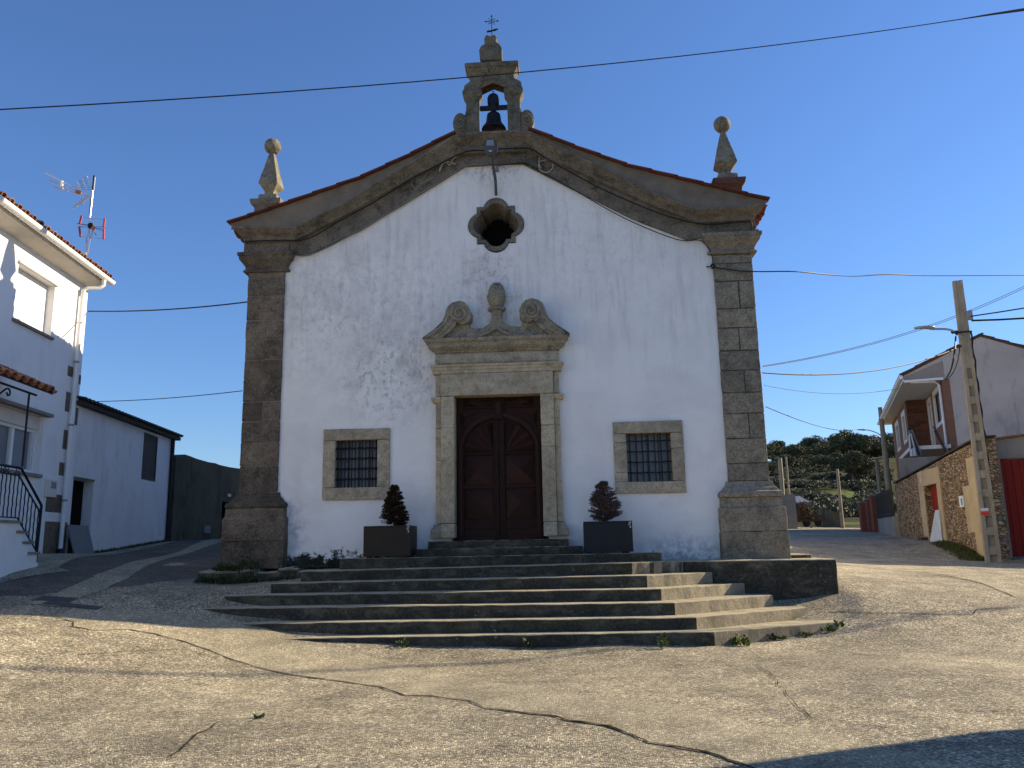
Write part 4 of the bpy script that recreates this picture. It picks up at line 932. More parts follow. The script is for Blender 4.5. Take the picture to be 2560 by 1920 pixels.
def smooth(pts, n=6):
    P_ = [np.array(p, float) for p in pts]; out = []
    for i in range(len(P_)-1):
        p0, p1, p2, p3 = P_[max(i-1, 0)], P_[i], P_[i+1], P_[min(i+2, len(P_)-1)]
        for t in np.linspace(0, 1, n, endpoint=False): out.append(.5*((2*p1)+(-p0+p2)*t+(2*p0-5*p1+4*p2-p3)*t*t+(-p0+3*p1-3*p2+p3)*t**3))
    return out+[P_[-1]]
s_ = .36157
yc = lambda px, py, y=-.19: tuple(at_y(px, py, y))
z3 = lambda x, y: (540+x*s_, 300+y*s_)
bp = [z3(x, y) for x, y in [(205, 850), (240, 838), (440, 832), (590, 832), (700, 790), (850, 700), (1080, 575), (1280, 450), (1350, 408), (1480, 340), (1720, 222), (1870, 212)]]
rb = [(1238, 373), (1320, 371), (1348, 385), (1375, 402), (1500, 470), (1640, 530), (1730, 556), (1790, 561), (1866, 553), (1880, 560), (1878, 575)]
cable('black_cable', smooth([yc(*p) for p in bp]), .012, M['cable'], 'black cable stapled along the left half of the gable cornice', group='cables on the gable')
cable('black_cable', smooth([yc(*p) for p in rb]), .012, M['cable'], 'black cable stapled along the right half of the gable cornice', group='cables on the gable')
rg = [z3(x, y) for x, y in [(525, 928), (560, 937), (640, 935), (800, 868), (1000, 757), (1300, 575), (1550, 424), (1720, 320), (1840, 309), (1900, 318)]]
cable('grey_cable', smooth([yc(*p, -.075) for p in rg]), .009, M['greycable'], 'pale grey cable along the lower edge of the left gable band', group='cables on the gable')
lo_ = [(1245, 414), (1310, 408), (1345, 425), (1420, 466), (1560, 545), (1690, 598), (1745, 600), (1765, 610), (1778, 634), (1782, 655), (1778, 668)]
cable('grey_cable', smooth([yc(*p, -.075) for p in lo_]), .009, M['cable'], 'dark cable along the lower edge of the right gable band and down the pilaster', group='cables on the gable')
lp = [(1350, 386), (1347, 405), (1352, 420), (1348, 405), (1375, 400), (1382, 418), (1368, 431), (1350, 425), (1346, 410)]
cable('cable_loop', smooth([yc(*p, -.12) for p in lp]), .009, M['rope'], 'pale loose cable loop on the band right of the floodlight', group='loose cable loops')
lp = [z3(x, y) for x, y in [(1700, 225), (1640, 270), (1620, 310), (1580, 290), (1555, 320), (1545, 355), (1585, 290), (1660, 305)]]
cable('cable_loop', smooth([yc(*p, -.12) for p in lp]), .009, M['rope'], 'pale loose cable loop on the band left of the floodlight', group='loose cable loops')
lp = [z3(x, y) for x, y in [(1460, 360), (1420, 420), (1370, 400), (1350, 440), (1380, 475), (1420, 440), (1450, 425), (1505, 395)]]
cable('cable_loop', smooth([yc(*p, -.12) for p in lp]), .008, M['greycable'], 'dull grey cable loop halfway down the left gable band', group='loose cable loops')
cable('grey_cable', smooth([(.03, -.56, 7.05), (.1, -.4, 7.2), (.08, -.35, 7.35), (.0, -.3, 7.45)]), .008, M['rope'], 'short pale cable curving up from the floodlight to the bell', group='cables on the gable')

# ------------------------------------------------------------------ overhead wires
wire_az = np.array([math.cos(rad(SUN_AZ)), math.sin(rad(SUN_AZ)), 0]); wn = np.array([-wire_az[1], wire_az[0], 0]); wq = np.array([-.9, -4.37, 0])
wp = [on_plane(px, py, wq, wn) for px, py in [(0, 271), (555, 243), (1041, 206), (1308, 181.5), (1736, 133), (2560, 23)]]
t_ = [p @ wire_az for p in wp]; cf = np.polyfit(t_, [p[2] for p in wp], 2)
ws = np.linspace(min(t_)-2.5, max(t_)+30, 60); c0 = wq-wire_az*(wq @ wire_az); zend = np.polyval(cf, max(t_)); sl_ = min(.06, np.polyval(np.polyder(cf), max(t_)))
cable('overhead_wire', [c0+wire_az*a+np.array([0, 0, np.polyval(cf, a) if a < max(t_) else zend+sl_*(a-max(t_))]) for a in ws], [.008+.038*min(1, max(0, (c0+wire_az*a)[0]-8.5)/3) for a in ws], M['cable'], 'single black wire crossing the whole sky in front of the bellcote, thickened out of view for its shadow', 'wire', 'overhead wires')  # unseen right part made thicker only to darken the wire's shadow on the ground
def span(p, q, sag, r=.014, lab='', mat='cable', n=16):
    p, q = np.array(p), np.array(q); return cable('overhead_wire', [p+(q-p)*t-np.array([0, 0, sag*4*t*(1-t)]) for t in np.linspace(0, 1, n)], r, M[mat], lab, 'wire', 'overhead wires')

# ------------------------------------------------------------------ left house
Mh = Matrix(((HD[0]*HK, HN[0]*HK, 0, HQ[0]), (HD[1]*HK, HN[1]*HK, 0, HQ[1]), (0, 0, HK, HZ0), (0, 0, 0, 1)))
hs = thing('house', 'two storey white rendered house with tiled eave on the left, half in church shadow', 'house', LH(-3, -2, -.3), None)
h = MB(Mh)
def rects(b, s0, s1, z0, z1, holes, e0=-.3, e1=0.0):   # wall slab with rectangular openings
    ss = sorted({s0, s1, *[v for q in holes for v in q[:2]]}); zz = sorted({z0, z1, *[v for q in holes for v in q[2:]]})
    for a, c in zip(ss[:-1], ss[1:]):
        run = None
        for p, q in zip(zz[:-1], zz[1:]):
            inside = any(x[0] <= a and c <= x[1] and x[2] <= p and q <= x[3] for x in holes)
            if inside:
                if run: b.box(a, c, e0, e1, *run); run = None
            else: run = (run[0], q) if run else (p, q)
        if run: b.box(a, c, e0, e1, *run)
UW = (-2.50, -1.21, 3.87, 4.86); LW = (-3.3, -1.18, 1.32, 2.37)
wallb = MB(Mh); bmv = []
rects(wallb, -7.5, .1, -1.2, 5.32, [UW, LW], -.165, 0)
wallb.box(-7.5, .1, -8, -.17, -1.2, 5.2)
o = wallb.build('wall', M['white'], hs)
bm = bmesh.new(); bm.from_mesh(o.data); bmesh.ops.remove_doubles(bm, verts=bm.verts, dist=.0005); bm.to_mesh(o.data); bm.free()
b = MB(Mh); b.box(UW[0]+.002, UW[1]-.002, -.165, -.150, UW[2]+.002, UW[3]-.002)
wd = b.build('window', M['whiteplastic'], hs); b = MB(Mh)
z = UW[2]+.02
while z < UW[3]-.06: b.box(UW[0]+.03, UW[1]-.03, -.150, -.140, z, z+.042); z += .047
b.build('roller_shutter', M['whiteplastic'], wd)
b = MB(Mh); b.box(UW[0]-.04, UW[1]+.04, -.15, .05, UW[2]-.05, UW[2]-.001); b.build('sill', M['sill'], wd, bevel=.004)
b = MB(Mh); b.box(UW[0]-.04, UW[1]+.06, .001, .05, UW[3]+.002, UW[3]+.045); b.build('lintel_ledge', M['cream'], wd, bevel=.004)
b = MB(Mh); b.box(LW[0]+.002, LW[1]-.002, -.165, -.15, LW[2]+.002, LW[3]-.002); lw = b.build('window', M['curtain'], hs)
b = MB(Mh); b.box(LW[0], LW[1], -.15, -.06, 2.12, LW[3]-.01); b.build('shutter_box', M['cream'], lw)
b = MB(Mh); z = 1.9
b.box(LW[0], LW[1]-.002, -.149, -.10, LW[2]+.002, LW[2]+.07); b.box(LW[0], LW[1]-.002, -.149, -.10, 2.06, 2.118)
for s0 in (-2.02, -2.62): b.box(s0, s0+.09, -.1495, -.095, LW[2]+.071, 2.059)
b.box(LW[1]-.085, LW[1]-.003, -.1495, -.095, LW[2]+.071, 2.059); b.box(LW[1]-.16, LW[1]-.13, -.1495, -.09, LW[2]+.071, 2.059); b.build('frame', M['whiteplastic'], lw, bevel=.004)
b = MB(Mh); b.box(LW[0]-.1, LW[1]+.10, -.1, .13, 2.372, 2.43); b.build('lintel_slab', M['sill'], lw, bevel=.006)
b = MB(Mh); b.box(LW[0]-.1, LW[1]+.03, -.149, .06, 1.26, 1.319); b.build('sill', M['sill'], lw, bevel=.006)
for s0, s1, z0, z1 in ((-.45, -.24, 3.30, 3.50), (-.44, -.26, 2.60, 2.99), (-.40, -.24, 1.88, 2.25), (-.46, -.26, 1.37, 1.62), (-.84, -.24, .67, 1.01), (-.80, .06, -.3, .50), (.02, .108, 3.22, 3.42), (.0, .108, 2.4, 2.75)):
    b = MB(Mh); b.box(s0, s1, -.05, .006, z0, z1, .004); b.build('quoin', M['quoin'], hs, bevel=.006)
# eave: soffit, gutter, tiles
b = MB(Mh); b.hexa([(-7.5, 0, 5.23), (.22, 0, 5.23), (.22, .30, 5.33), (-7.5, .30, 5.33)], [(-7.5, 0, 5.40), (.22, 0, 5.40), (.22, .30, 5.40), (-7.5, .30, 5.40)]); b.build('soffit', M['soffit'], hs)
b = MB(Mh); prof = [(.33+.075*math.cos(a)+.075, 5.42+.08*math.sin(a)) for a in np.linspace(math.pi, 2*math.pi, 9)]; prof2 = [(x+(.006 if x < .4 else -.006)*0, z+.008) for x, z in prof[::-1]]
pp = prof+[(.475, 5.425), (.468, 5.425)]+[(x*.96+.405*.04, z+.006) for x, z in prof[::-1]][1:-1]+[(.338, 5.425)]
b.loft([[(s, e, z) for e, z in pp] for s in (-7.5, -5.5, -3.5, -1.5, .24)]); gt = b.build('gutter', M['whiteplastic'], hs)
roofb = MB(Mh); tile_run(roofb, (-7.5, .40, 5.46), (1, 0, 0), (0, -math.cos(rad(18)), math.sin(rad(18))), (0, math.sin(rad(18)), math.cos(rad(18))), 33, 9, .235, .42, .078, .01)
rfh = roofb.build('roof', M['oldtile'], hs)
b = MB(Mh); b.hexa([(-7.5, .34, 5.405), (.2, .34, 5.405), (.2, -4, 6.80), (-7.5, -4, 6.80)], [(-7.5, .34, 5.44), (.2, .34, 5.44), (.2, -4, 6.835), (-7.5, -4, 6.835)]); b.hexa([(-7.5, -4.01, 6.80), (.2, -4.01, 6.80), (.2, -8.2, 5.4), (-7.5, -8.2, 5.4)], [(-7.5, -4.01, 6.83), (.2, -4.01, 6.83), (.2, -8.2, 5.43), (-7.5, -8.2, 5.43)]);
b.build('roof_deck', M['oldtile'], rfh)
b = MB(Mh); b.hexa([(.02, -.01, 5.2), (.09, -.01, 5.2), (.09, -7.9, 5.2), (.02, -7.9, 5.2)], [(.02, -3.9, 6.7), (.09, -3.9, 6.7), (.09, -4.1, 6.7), (.02, -4.1, 6.7)]); b.build('gable_wall', M['white'], hs)
b = MB(Mh); b.tube([(-.12, .40, 5.34), (-.12, .40, 5.24), (-.14, .34, 5.17), (-.24, .16, 5.13), (-.27, .085, 5.08), (-.27, .075, 4.9), (-.29, .075, 2.5), (-.30, .075, .0)], .042, 10); pip = b.build('downpipe', M['whiteplastic'], hs, 'auto')
for z in (3.6, 2.35, .9):
    b = MB(Mh); b.tube([(-.29, .075, z-.02), (-.29, .075, z+.02)], .052, 10); b.build('pipe_clip', M['galv'], pip)
b = MB(Mh); b.tube([(-.30, .075, .0), (-.30, .09, -.12)], .056, 10); b.build('pipe_shoe', M['iron'], pip)
b = MB(Mh); b.box(-.94, -.56, .0, .05, .94, 1.26); mb_ = b.build('meter_box', M['cream'], hs, bevel=.01); b = MB(Mh); b.box(-.80, -.62, .051, .056, 1.10, 1.22); b.build('meter_window', M['pane'], mb_)
# tiled porch canopy and its iron brackets
cn = MB(Mh); tile_run(cn, (-6.2, .95, 2.50), (1, 0, 0), (0, -math.cos(rad(24)), math.sin(rad(24))), (0, math.sin(rad(24)), math.cos(rad(24))), 15, 3, .225, .34, .075, .01)
cnp = cn.build('porch_canopy', M['oldtile'], hs)
b = MB(Mh); b.hexa([(-6.2, .92, 2.475), (-2.80, .92, 2.475), (-2.80, .0, 2.885), (-6.2, .0, 2.885)], [(-6.2, .92, 2.50), (-2.80, .92, 2.50), (-2.80, .0, 2.91), (-6.2, .0, 2.91)]); b.build('canopy_boards', M['brownsheet'], cnp)
b = MB(Mh); b.tube([(-6, .8, 2.42), (-3.08, .8, 2.42)], .018, 6); b.tube([(-3.22, .76, 2.42), (-3.22, .76, 1.26)], .018, 6); b.tube(smooth([(-4.6, .8, 2.0), (-4.2, .8, 2.2), (-3.95, .8, 2.36), (-3.86, .8, 2.36), (-3.84, .8, 2.30), (-3.89, .8, 2.27), (-3.93, .8, 2.31)]), .014, 6); b.build('canopy_bracket', M['iron'], cnp)
# outside stair with railing
st = MB(Mh)
st.prism([(-7.4, -1.2), (-2.50, -1.2), (-2.50, -.22), (-2.56, -.22), (-2.56, -.09), (-2.80, -.09), (-2.80, .075), (-3.02, .075), (-3.02, .235), (-3.22, .235), (-3.22, .385), (-7.4, .385)], .01, .78)
stair = st.build('outside_stair', M['white'], hs)
for s0, s1, z in ((-2.86, -2.53, -.088), (-3.05, -2.75, .077), (-3.26, -2.95, .237), (-7.4, -3.15, .387)):
    b = MB(Mh); b.box(s0, s1, .0, .82, z, z+.038); b.build('stair_tread', M['sill'], stair, bevel=.004)
rl = MB(Mh); E_ = .74
rl.tube([(-7, E_, 1.245), (-3.2, E_, 1.235), (-2.47, E_, .69)], .022, 6); rl.tube([(-7, E_, 1.13), (-3.25, E_, 1.12), (-2.50, E_, .58)], .014, 6); rl.tube([(-2.48, E_, .70), (-2.50, E_, -.30)], .024, 6); rl.tube([(-7, E_, .47), (-3.18, E_, .47)], .012, 6); rl.tube([(-3.18, E_, .47), (-2.5, E_, -.05)], .012, 6)
railing = rl.build('stair_railing', M['iron'], stair)
s = -5.2
while s < -2.5:
    zt = 1.12 if s < -3.25 else 1.12-(s+3.25)/.75*.54; zb = .47 if s < -3.18 else .47-(s+3.18)/.68*.52
    b = MB(Mh); b.tube([(s+.004*math.sin(i*2.2), E_+.004*math.cos(i*2.2), zb+(zt-zb)*i/10) for i in range(11)], .010, 5); b.build('baluster', M['iron'], railing); s += .115
for sx in (-3.72, -3.60, -3.30):
    for k in (-1, 1): b = MB(Mh); b.tube(smooth([(sx+k*.05, E_, 1.23), (sx+k*.02, E_, 1.16), (sx+k*.05, E_, 1.14), (sx+k*.065, E_, 1.17)]), .007, 5); b.build('railing_scroll', M['iron'], railing)
# small kerb at the stair foot
pw = [tuple(LH(*p)[:2]) for p in ((-2.6, 1.35, 0), (-2.4, 1.05, 0), (-1.2, .75, 0), (.3, .62, 0), (1.1, .5, 0), (1.1, .12, 0), (-.5, .15, 0), (-2.45, .3, 0), (-3.4, .8, 0), (-3.7, 1.0, 0))]
tag(drape(jag(pw, .02, 2), 'pavement', M['concrete'], .012), kind='structure')
# aerial on the roof
an = LH(-.15, -.10, 5.5); ax, ay = an[0], an[1]
D0 = (np.array([ax, ay, 6])-CAM) @ FW
def ap(x, y): q = at_depth(60+x/5.925, 400+y/5.925, 1); d = q-CAM; k = ((np.array([ax, ay, 0])-CAM) @ np.array([HN[0]*0-0.2, 1, 0]))/(d @ np.array([-.2, 1, 0])); return CAM+d*k
aer = thing('tv_aerial', 'rooftop mast with white and red television aerials above the left house', 'aerial', ap(910, 1460))
b = MB(); b.tube([ap(905, 1500), ap(955, 1040), ap(1005, 590), ap(1040, 235)], .016, 8); b.build('mast', M['alu'], aer)
b = MB(); b.tube([ap(1022, 440), ap(1040, 232)], .022, 8); b.build('mast_cap', M['cable'], aer)
b = MB(); b.tube(smooth([ap(990, 560), ap(970, 760), ap(975, 920)]), .010, 5); b.tube(smooth([ap(960, 1040), ap(920, 1210), ap(935, 1260), ap(910, 1440)]), .010, 5); b.tube(smooth([ap(965, 1040), ap(980, 1150), ap(955, 1310), ap(925, 1420)]), .010, 5); b.build('aerial_lead', M['rope'], aer)
b = MB()
dn_ = np.array([0.25, -.25, 0])
for (x0, y0, x1, y1) in ((308, 192, 620, 345), (370, 302, 637, 405), (443, 402, 648, 460), (655, 365, 800, 430), (680, 422, 760, 455), (695, 472, 750, 490)): b.tube([ap(x0, y0), ap(x1, y1)], .012, 6)
ya = b.build('upper_aerial', M['alu'], aer)
b = MB(); b.tube([ap(560, 310), ap(552, 430)], .035, 6); b.tube([ap(870, 490), ap(1000, 530)], .014, 6); b.tube([ap(860, 500), ap(875, 545)], .012, 5); b.build('aerial_boom', M['whiteplastic'], ya)
b = MB()
for (x0, y0, x1, y1) in ((792, 322, 838, 445), (858, 268, 935, 480), (930, 240, 1022, 470), (1052, 255, 1030, 450), (1025, 492, 862, 640), (915, 562, 780, 690), (880, 575, 714, 718)): b.tube([ap(x0, y0), ap(x1, y1)], .013, 6)
b.build('reflector', M['alu'], ya)
b = MB()
for k in range(7): b.tube([ap(792+k*5, 322+k*18), ap(930+k*14, 240+k*33)], .004, 4); b.tube([ap(740+k*24, 700-k*28), ap(880+k*22, 640-k*22)], .003, 4)
b.build('reflector_wires', M['galv'], ya)
b = MB(); c = ap(805, 475); b.sphere(c, .07, 8, 6, .6); b.build('dipole', M['orange'], ya)
b = MB()
for (x0, y0, x1, y1) in ((1030, 835, 1005, 1155), (1020, 1010, 1068, 1115)): b.tube([ap(x0, y0), ap(x1, y1)], .010, 5)
b.tube([ap(790, 942), ap(1000, 975)], .012, 5); b.tube([ap(830, 985), ap(1190, 1020)], .006, 4); b.tube([ap(960, 1000), ap(1190, 985)], .006, 4); b.tube([ap(1000, 1000), ap(1190, 1050)], .006, 4); b.tube([ap(830, 1130), ap(1190, 1170)], .003, 4); b.tube([ap(850, 850), ap(1195, 880)], .003, 4)
la = b.build('lower_aerial', M['galv'], aer)
for (x0, y0, x1, y1) in ((852, 825, 826, 945), (818, 985, 835, 1135), (1195, 868, 1180, 1000), (1182, 1020, 1178, 1172)): b = MB(); b.tube([ap(x0, y0), ap(x1, y1)], .022, 6); b.build('red_element', M['redplastic'], la)
b = MB(); b.sphere(ap(1025, 1005), .05, 8, 6); b.build('dipole', M['orange'], la)
b = MB(); b.sphere(ap(985, 975), .06, 8, 6, 1.2); b.build('clamp', M['cable'], la)

# barn beyond it
bn = thing('barn', 'lower whitewashed barn wall with dark sloping roof edge beside the left house', 'barn', LH(3, -2, 0))
b = MB(Mh); rects(b, .105, 5.45, -1.2, 2.86, [(.16, 1.06, -.3, 1.36), (3.54, 4.46, 1.61, 2.74)], -.5, 0); b.box(.105, 5.45, -6, -.502, -1, 2.8); b.build('wall', M['barn'], bn)
b = MB(Mh); b.box(.16, 1.06, -.5, -.2, -.3, 1.36); b.build('doorway', M['void'], bn); b = MB(Mh); b.box(.155, 1.08, -.4, .01, 1.362, 1.40); b.build('door_lintel', M['quoin'], bn)
b = MB(Mh); b.box(3.54, 4.46, -.06, -.02, 1.61, 2.74); sh = b.build('loft_shutter', M['brownsheet'], bn); b = MB(Mh); b.box(3.60, 3.72, -.018, .0, 2.12, 2.15); b.build('latch', M['iron'], sh)
for a in ((3.54, 3.57, 1.61, 2.74), (4.43, 4.46, 1.61, 2.74), (3.571, 4.429, 1.61, 1.645), (3.571, 4.429, 2.705, 2.74)): b = MB(Mh); b.box(a[0], a[1], -.019, -.002, a[2], a[3]); b.build('shutter_frame', M['iron'], sh)
b = MB(Mh); nn_ = 64
top = [(.0+5.72*i/nn_, .20, 2.93+.022*math.cos(i*math.pi)) for i in range(nn_+1)]
b.loft([[(s, e, z), (s, e, z-.03), (s, -6, z+1.2-.03), (s, -6, z+1.2)] for s, e, z in top]); b.box(.0, 5.70, .0, .14, 2.80, 2.885); b.build('roof', M['greytile'], bn)
b = MB(Mh); b.tube([(5.40, .05, 2.82), (5.40, .05, .1)], .05, 8); b.build('downpipe', M['iron'], bn)
b = MB(Mh); q0 = [(-.14, .30, -.17), (.72, .14, -.16), (.70, .02, .46), (-.2, .12, .46)]; 
b.hexa([(-.12, .26, -.155), (.72, .26, -.155), (.72, .29, -.155), (-.12, .29, -.155)], [(-.22, .11, .45), (.64, .11, .45), (.64, .14, .45), (-.22, .14, .45)]); o = b.build('grey_board', M['greypanel'], None, bevel=.004); tag(o, 'flat grey board leaning across the barn doorway by the downpipe', 'board')
# ruined dark wall beyond
rn = thing('ruined_building', 'dark roofless mud and stone building at the end of the left lane', 'ruin', (-9.4, 9, .2))
p0 = LH(5.75, .12, 0)[:2]; p1 = p0+np.array([.25, 6.6]); dv_ = (p1-p0)/np.linalg.norm(p1-p0); rnn = np.array([dv_[1], -dv_[0], 0])
q_ = np.array([p0[0], p0[1], 0]); tops = [on_plane(px, py, q_, rnn) for px, py in [(436, 1144), (450, 1138), (463, 1136), (490, 1146), (520, 1155), (539, 1158), (548, 1162), (575, 1168), (610, 1173), (640, 1176)]]
prf = [(p[0], p[1], p[2]) for p in jag([tuple(t) for t in tops], .06, 4)]
dpx = [on_plane(px, py, q_, rnn) for px, py in [(555, 1253), (577, 1258)]]
sA = (dpx[0][:2]-p0) @ dv_; sB = sA+1.1; zD = dpx[0][2]
b = MB(); ss = [(np.array(p[:2])-p0) @ dv_ for p in prf]
def rw(s, e, z): c = p0+dv_*s; return (c[0]+rnn[0]*e, c[1]+rnn[1]*e, z)
ss[0] = -.05
for (a, za), (c, zc) in zip(zip(ss[:-1], [p[2] for p in prf[:-1]]), zip(ss[1:], [p[2] for p in prf[1:]])):
    if c-a < .01: continue
    low = zD if (a+c)/2 > sA and (a+c)/2 < sB else -1
    b.hexa([rw(a, -.6, low), rw(c, -.6, low), rw(c, 0, low), rw(a, 0, low)], [rw(a, -.6, za), rw(c, -.6, zc), rw(c, 0, zc), rw(a, 0, za)])
e_ = ss[-1]; b.hexa([rw(e_, -.6, -1), rw(e_+6, -.6, -1), rw(e_+6, 0, -1), rw(e_, 0, -1)], [rw(e_, -.6, prf[-1][2]), rw(e_+6, -.6, 2.2), rw(e_+6, 0, 2.2), rw(e_, 0, prf[-1][2])])
b.hexa([rw(-.05, -5, -1), rw(.4, -5, -1), rw(.4, -.6, -1), rw(-.05, -.6, -1)], [rw(-.05, -5, 2.9), rw(.4, -5, 2.9), rw(.4, -.6, prf[0][2]), rw(-.05, -.6, prf[0][2])])
b.hexa([rw(-.05, -5.5, -1), rw(12, -5.5, -1), rw(12, -5, -1), rw(-.05, -5, -1)], [rw(-.05, -5.5, 2.2), rw(12, -5.5, 1.8), rw(12, -5, 1.8), rw(-.05, -5, 2.2)])
ow = b.build('wall', M['ruin'], rn)
b = MB(); b.hexa([rw(sA-.1, -.5, -1), rw(sB+.1, -.5, -1), rw(sB+.1, -.45, -1), rw(sA-.1, -.45, -1)], [rw(sA-.1, -.5, zD+.1), rw(sB+.1, -.5, zD+.1), rw(sB+.1, -.45, zD+.1), rw(sA-.1, -.45, zD+.1)]); b.build('doorway', M['void'], rn)
def wplate(name, pxs, mat, e=.02):
    c = [on_plane(px, py, q_+rnn*.0, rnn) for px, py in pxs]; b = MB(); b.hexa([p+rnn*.001 for p in c], [p+rnn*e for p in c]); return b.build(name, mat, rn)
wplate('house_number_plaque', [(569, 1234), (576, 1235), (576, 1242), (569, 1241)], M['sticker'])
wplate('meter_box', [(508, 1314), (523, 1314), (522, 1333), (507, 1333)], M['greypanel'], .05)

# ------------------------------------------------------------------ cables to the neighbours
span(on_plane(221, 778, HQ, HN), at_y(617, 755, .02), .06, .013, 'twisted black cable between the left house and the left pilaster')
span(on_plane(232, 1004, HQ, HN), at_y(606, 977, .02), .04, .008, 'thin dark cable from the barn roof to the left pilaster')

# ------------------------------------------------------------------ right side: shed, garage, pole
TA = rad(7.7); TD = np.array([math.sin(TA), math.cos(TA), 0]); TN = np.array([-math.cos(TA), math.sin(TA), 0])
def TS(s, e, z): return RQ+TD*s+TN*e+np.array([0, 0, z])
def ts(px, py, e=0): p = on_plane(px, py, RQ+TN*e, TN); return float((p-RQ) @ TD), float(p[2])
Mt = Matrix(((TD[0], TN[0], 0, RQ[0]), (TD[1], TN[1], 0, RQ[1]), (0, 0, 1, 0), (0, 0, 0, 1)))
Mr = Matrix(((RD[0], RN[0], 0, RQ[0]), (RD[1], RN[1], 0, RQ[1]), (0, 0, 1, 0), (0, 0, 0, 1)))
sh = thing('stone_shed', 'rubble stone shed wall with ochre plaster patches and a red door beside the right street', 'shed', TS(3, -1, -.4))
s1, zt1 = ts(2236, 1212); s1 = float(s1); d0 = ts(2318, 1282)[0]; d1 = ts(2351, 1282)[0]; d0, d1 = max(d0, d1), min(d0, d1); zl = ts(2331, 1211)[1]
zt0 = ts(2440, 1104)[1]; topz = lambda s: zt0+(zt1-zt0)*(s/s1)
b = MB(Mt)
def wseg(b, a, c, z0, e0=-.4, e1=0, mat=None): b.hexa([(a, e0, z0), (c, e0, z0), (c, e1, z0), (a, e1, z0)], [(a, e0, topz(a)), (c, e0, topz(c)), (c, e1, topz(c)), (a, e1, topz(a))])
wseg(b, -.55, d1, -1.5); wseg(b, d1, d0, zl); wseg(b, d0, s1, -1.5)
b.hexa([(s1-.3, -6, -1.5), (s1, -6, -1.5), (s1, -.402, -1.5), (s1-.3, -.402, -1.5)], [(s1-.3, -6, 1.0), (s1, -6, 1.0), (s1, -.402, topz(s1)), (s1-.3, -.402, topz(s1))])
o = b.build('wall', M['rubble'], sh); rough(o, .05, .4, 4)
b = MB(Mt); b.hexa([(-.6, -.42, topz(-.6)+.045), (s1+.03, -.42, topz(s1)+.045), (s1+.03, .05, topz(s1)+.045), (-.6, .05, topz(-.6)+.045)], [(-.6, -.42, topz(-.6)+.09), (s1+.03, -.42, topz(s1)+.09), (s1+.03, .05, topz(s1)+.09), (-.6, .05, topz(-.6)+.09)]); b.build('coping', M['brownsheet'], sh)
b = MB(Mt); b.box(d1-.42, d1-.02, -.35, .035, -1.2, zl); b.box(d0+.02, d0+.55, -.35, .035, -1.2, zl); b.box(d1-.42, d0+.55, -.35, .036, zl+.002, topz(d0)-.05); o = b.build('door_surround', M['ochrewall'], sh); rough(o, .03, .3, 3)
b = MB(Mt); b.box(d1, d0, -.24, -.20, -1.0, zl+.02); dd = b.build('red_door', M['reddoor'], sh); 
b = MB(Mt); b.box(-.5, .55, -.3, .033, -1.5, topz(.5)-.35); b.box(.552, 1.1, -.3, .033, .0, 1.3); o = b.build('plaster_patch', M['ochrewall'], sh); rough(o, .03, .3, 3)
b = MB(Mt); b.box(1.15, 1.5, .0, .05, .72, 1.05); mm = b.build('meter_box', M['whiteplastic'], sh, bevel=.01); b = MB(Mt); b.box(1.2, 1.33, .051, .056, .78, .98); b.build('meter_window', M['pane'], mm)
b = MB(Mt); b.box(d0+.1, d0+.2, .037, .045, zl+.15, zl+.27); b.build('house_number_plaque', M['sticker'], sh)
g0 = ts(2342, 1350, .3)
sf = MB(Mt); zg = gz(*TS((d0+d1)/2, .3, 0)[:2]); sf.hexa([(d1-.12, .06, zg), (d0-.55, .16, zg), (d0-.55, .18, zg), (d1-.12, .08, zg)], [(d1-.1, .04, zg+.98), (d1+.30, .04, zg+.98), (d1+.30, .06, zg+.98), (d1-.1, .06, zg+.98)])
o = sf.build('white_sheet', M['whitesheet'], None); tag(o, 'pale metal sheet leaning against the red shed door', 'sheet')
gr = thing('garage', 'raw cement garage with a tall red corrugated door at the right edge', 'garage', RS(2, -3, -.7))
b = MB(Mr); 
gt_ = lambda e: 2.47+(-.36-e)*.22
zt_ = lambda e: gt_(e) if e > -5 else gt_(-5)
b.hexa([(0, -.62, -1.5), (0, -.36, -1.5), (.25, -.36, -1.5), (.25, -.62, -1.5)], [(0, -.62, 1.958), (0, -.36, 1.958), (.25, -.36, 1.958), (.25, -.62, 1.958)])
b.hexa([(0, -11, 1.96), (0, -.36, 1.96), (.25, -.36, 1.96), (.25, -11, 1.96)], [(0, -11, 3.3), (0, -.36, gt_(-.36)), (.25, -.36, gt_(-.36)), (.25, -11, 3.3)])
b.box(0, .25, -11, -3.9, -1.5, 1.958); b.box(.252, 9, -11, -10.7, -1.5, 3.0); b.build('wall', M['cement'], gr)
b = MB(Mr); b.box(-.03, .0, -11, -.36, 2.02, 2.08); b.build('ledge', M['cement'], gr)
b = MB(Mr); e = -.64
while e > -3.88: b.box(.08+(.015 if int(round(e/.09)) % 2 else 0), .13, e-.088, e, -1.3, 1.94); e -= .09
b.build('garage_door', M['reddoor'], gr)
b = MB(Mr); b.hexa([(-.12, -.3, gt_(-.3)+.01), (9, -.3, gt_(-.3)+.01), (9, -11, 3.35), (-.12, -11, 3.35)], [(-.12, -.3, gt_(-.3)+.06), (9, -.3, gt_(-.3)+.06), (9, -11, 3.4), (-.12, -11, 3.4)]); b.build('roof', M['oldtile'], gr)
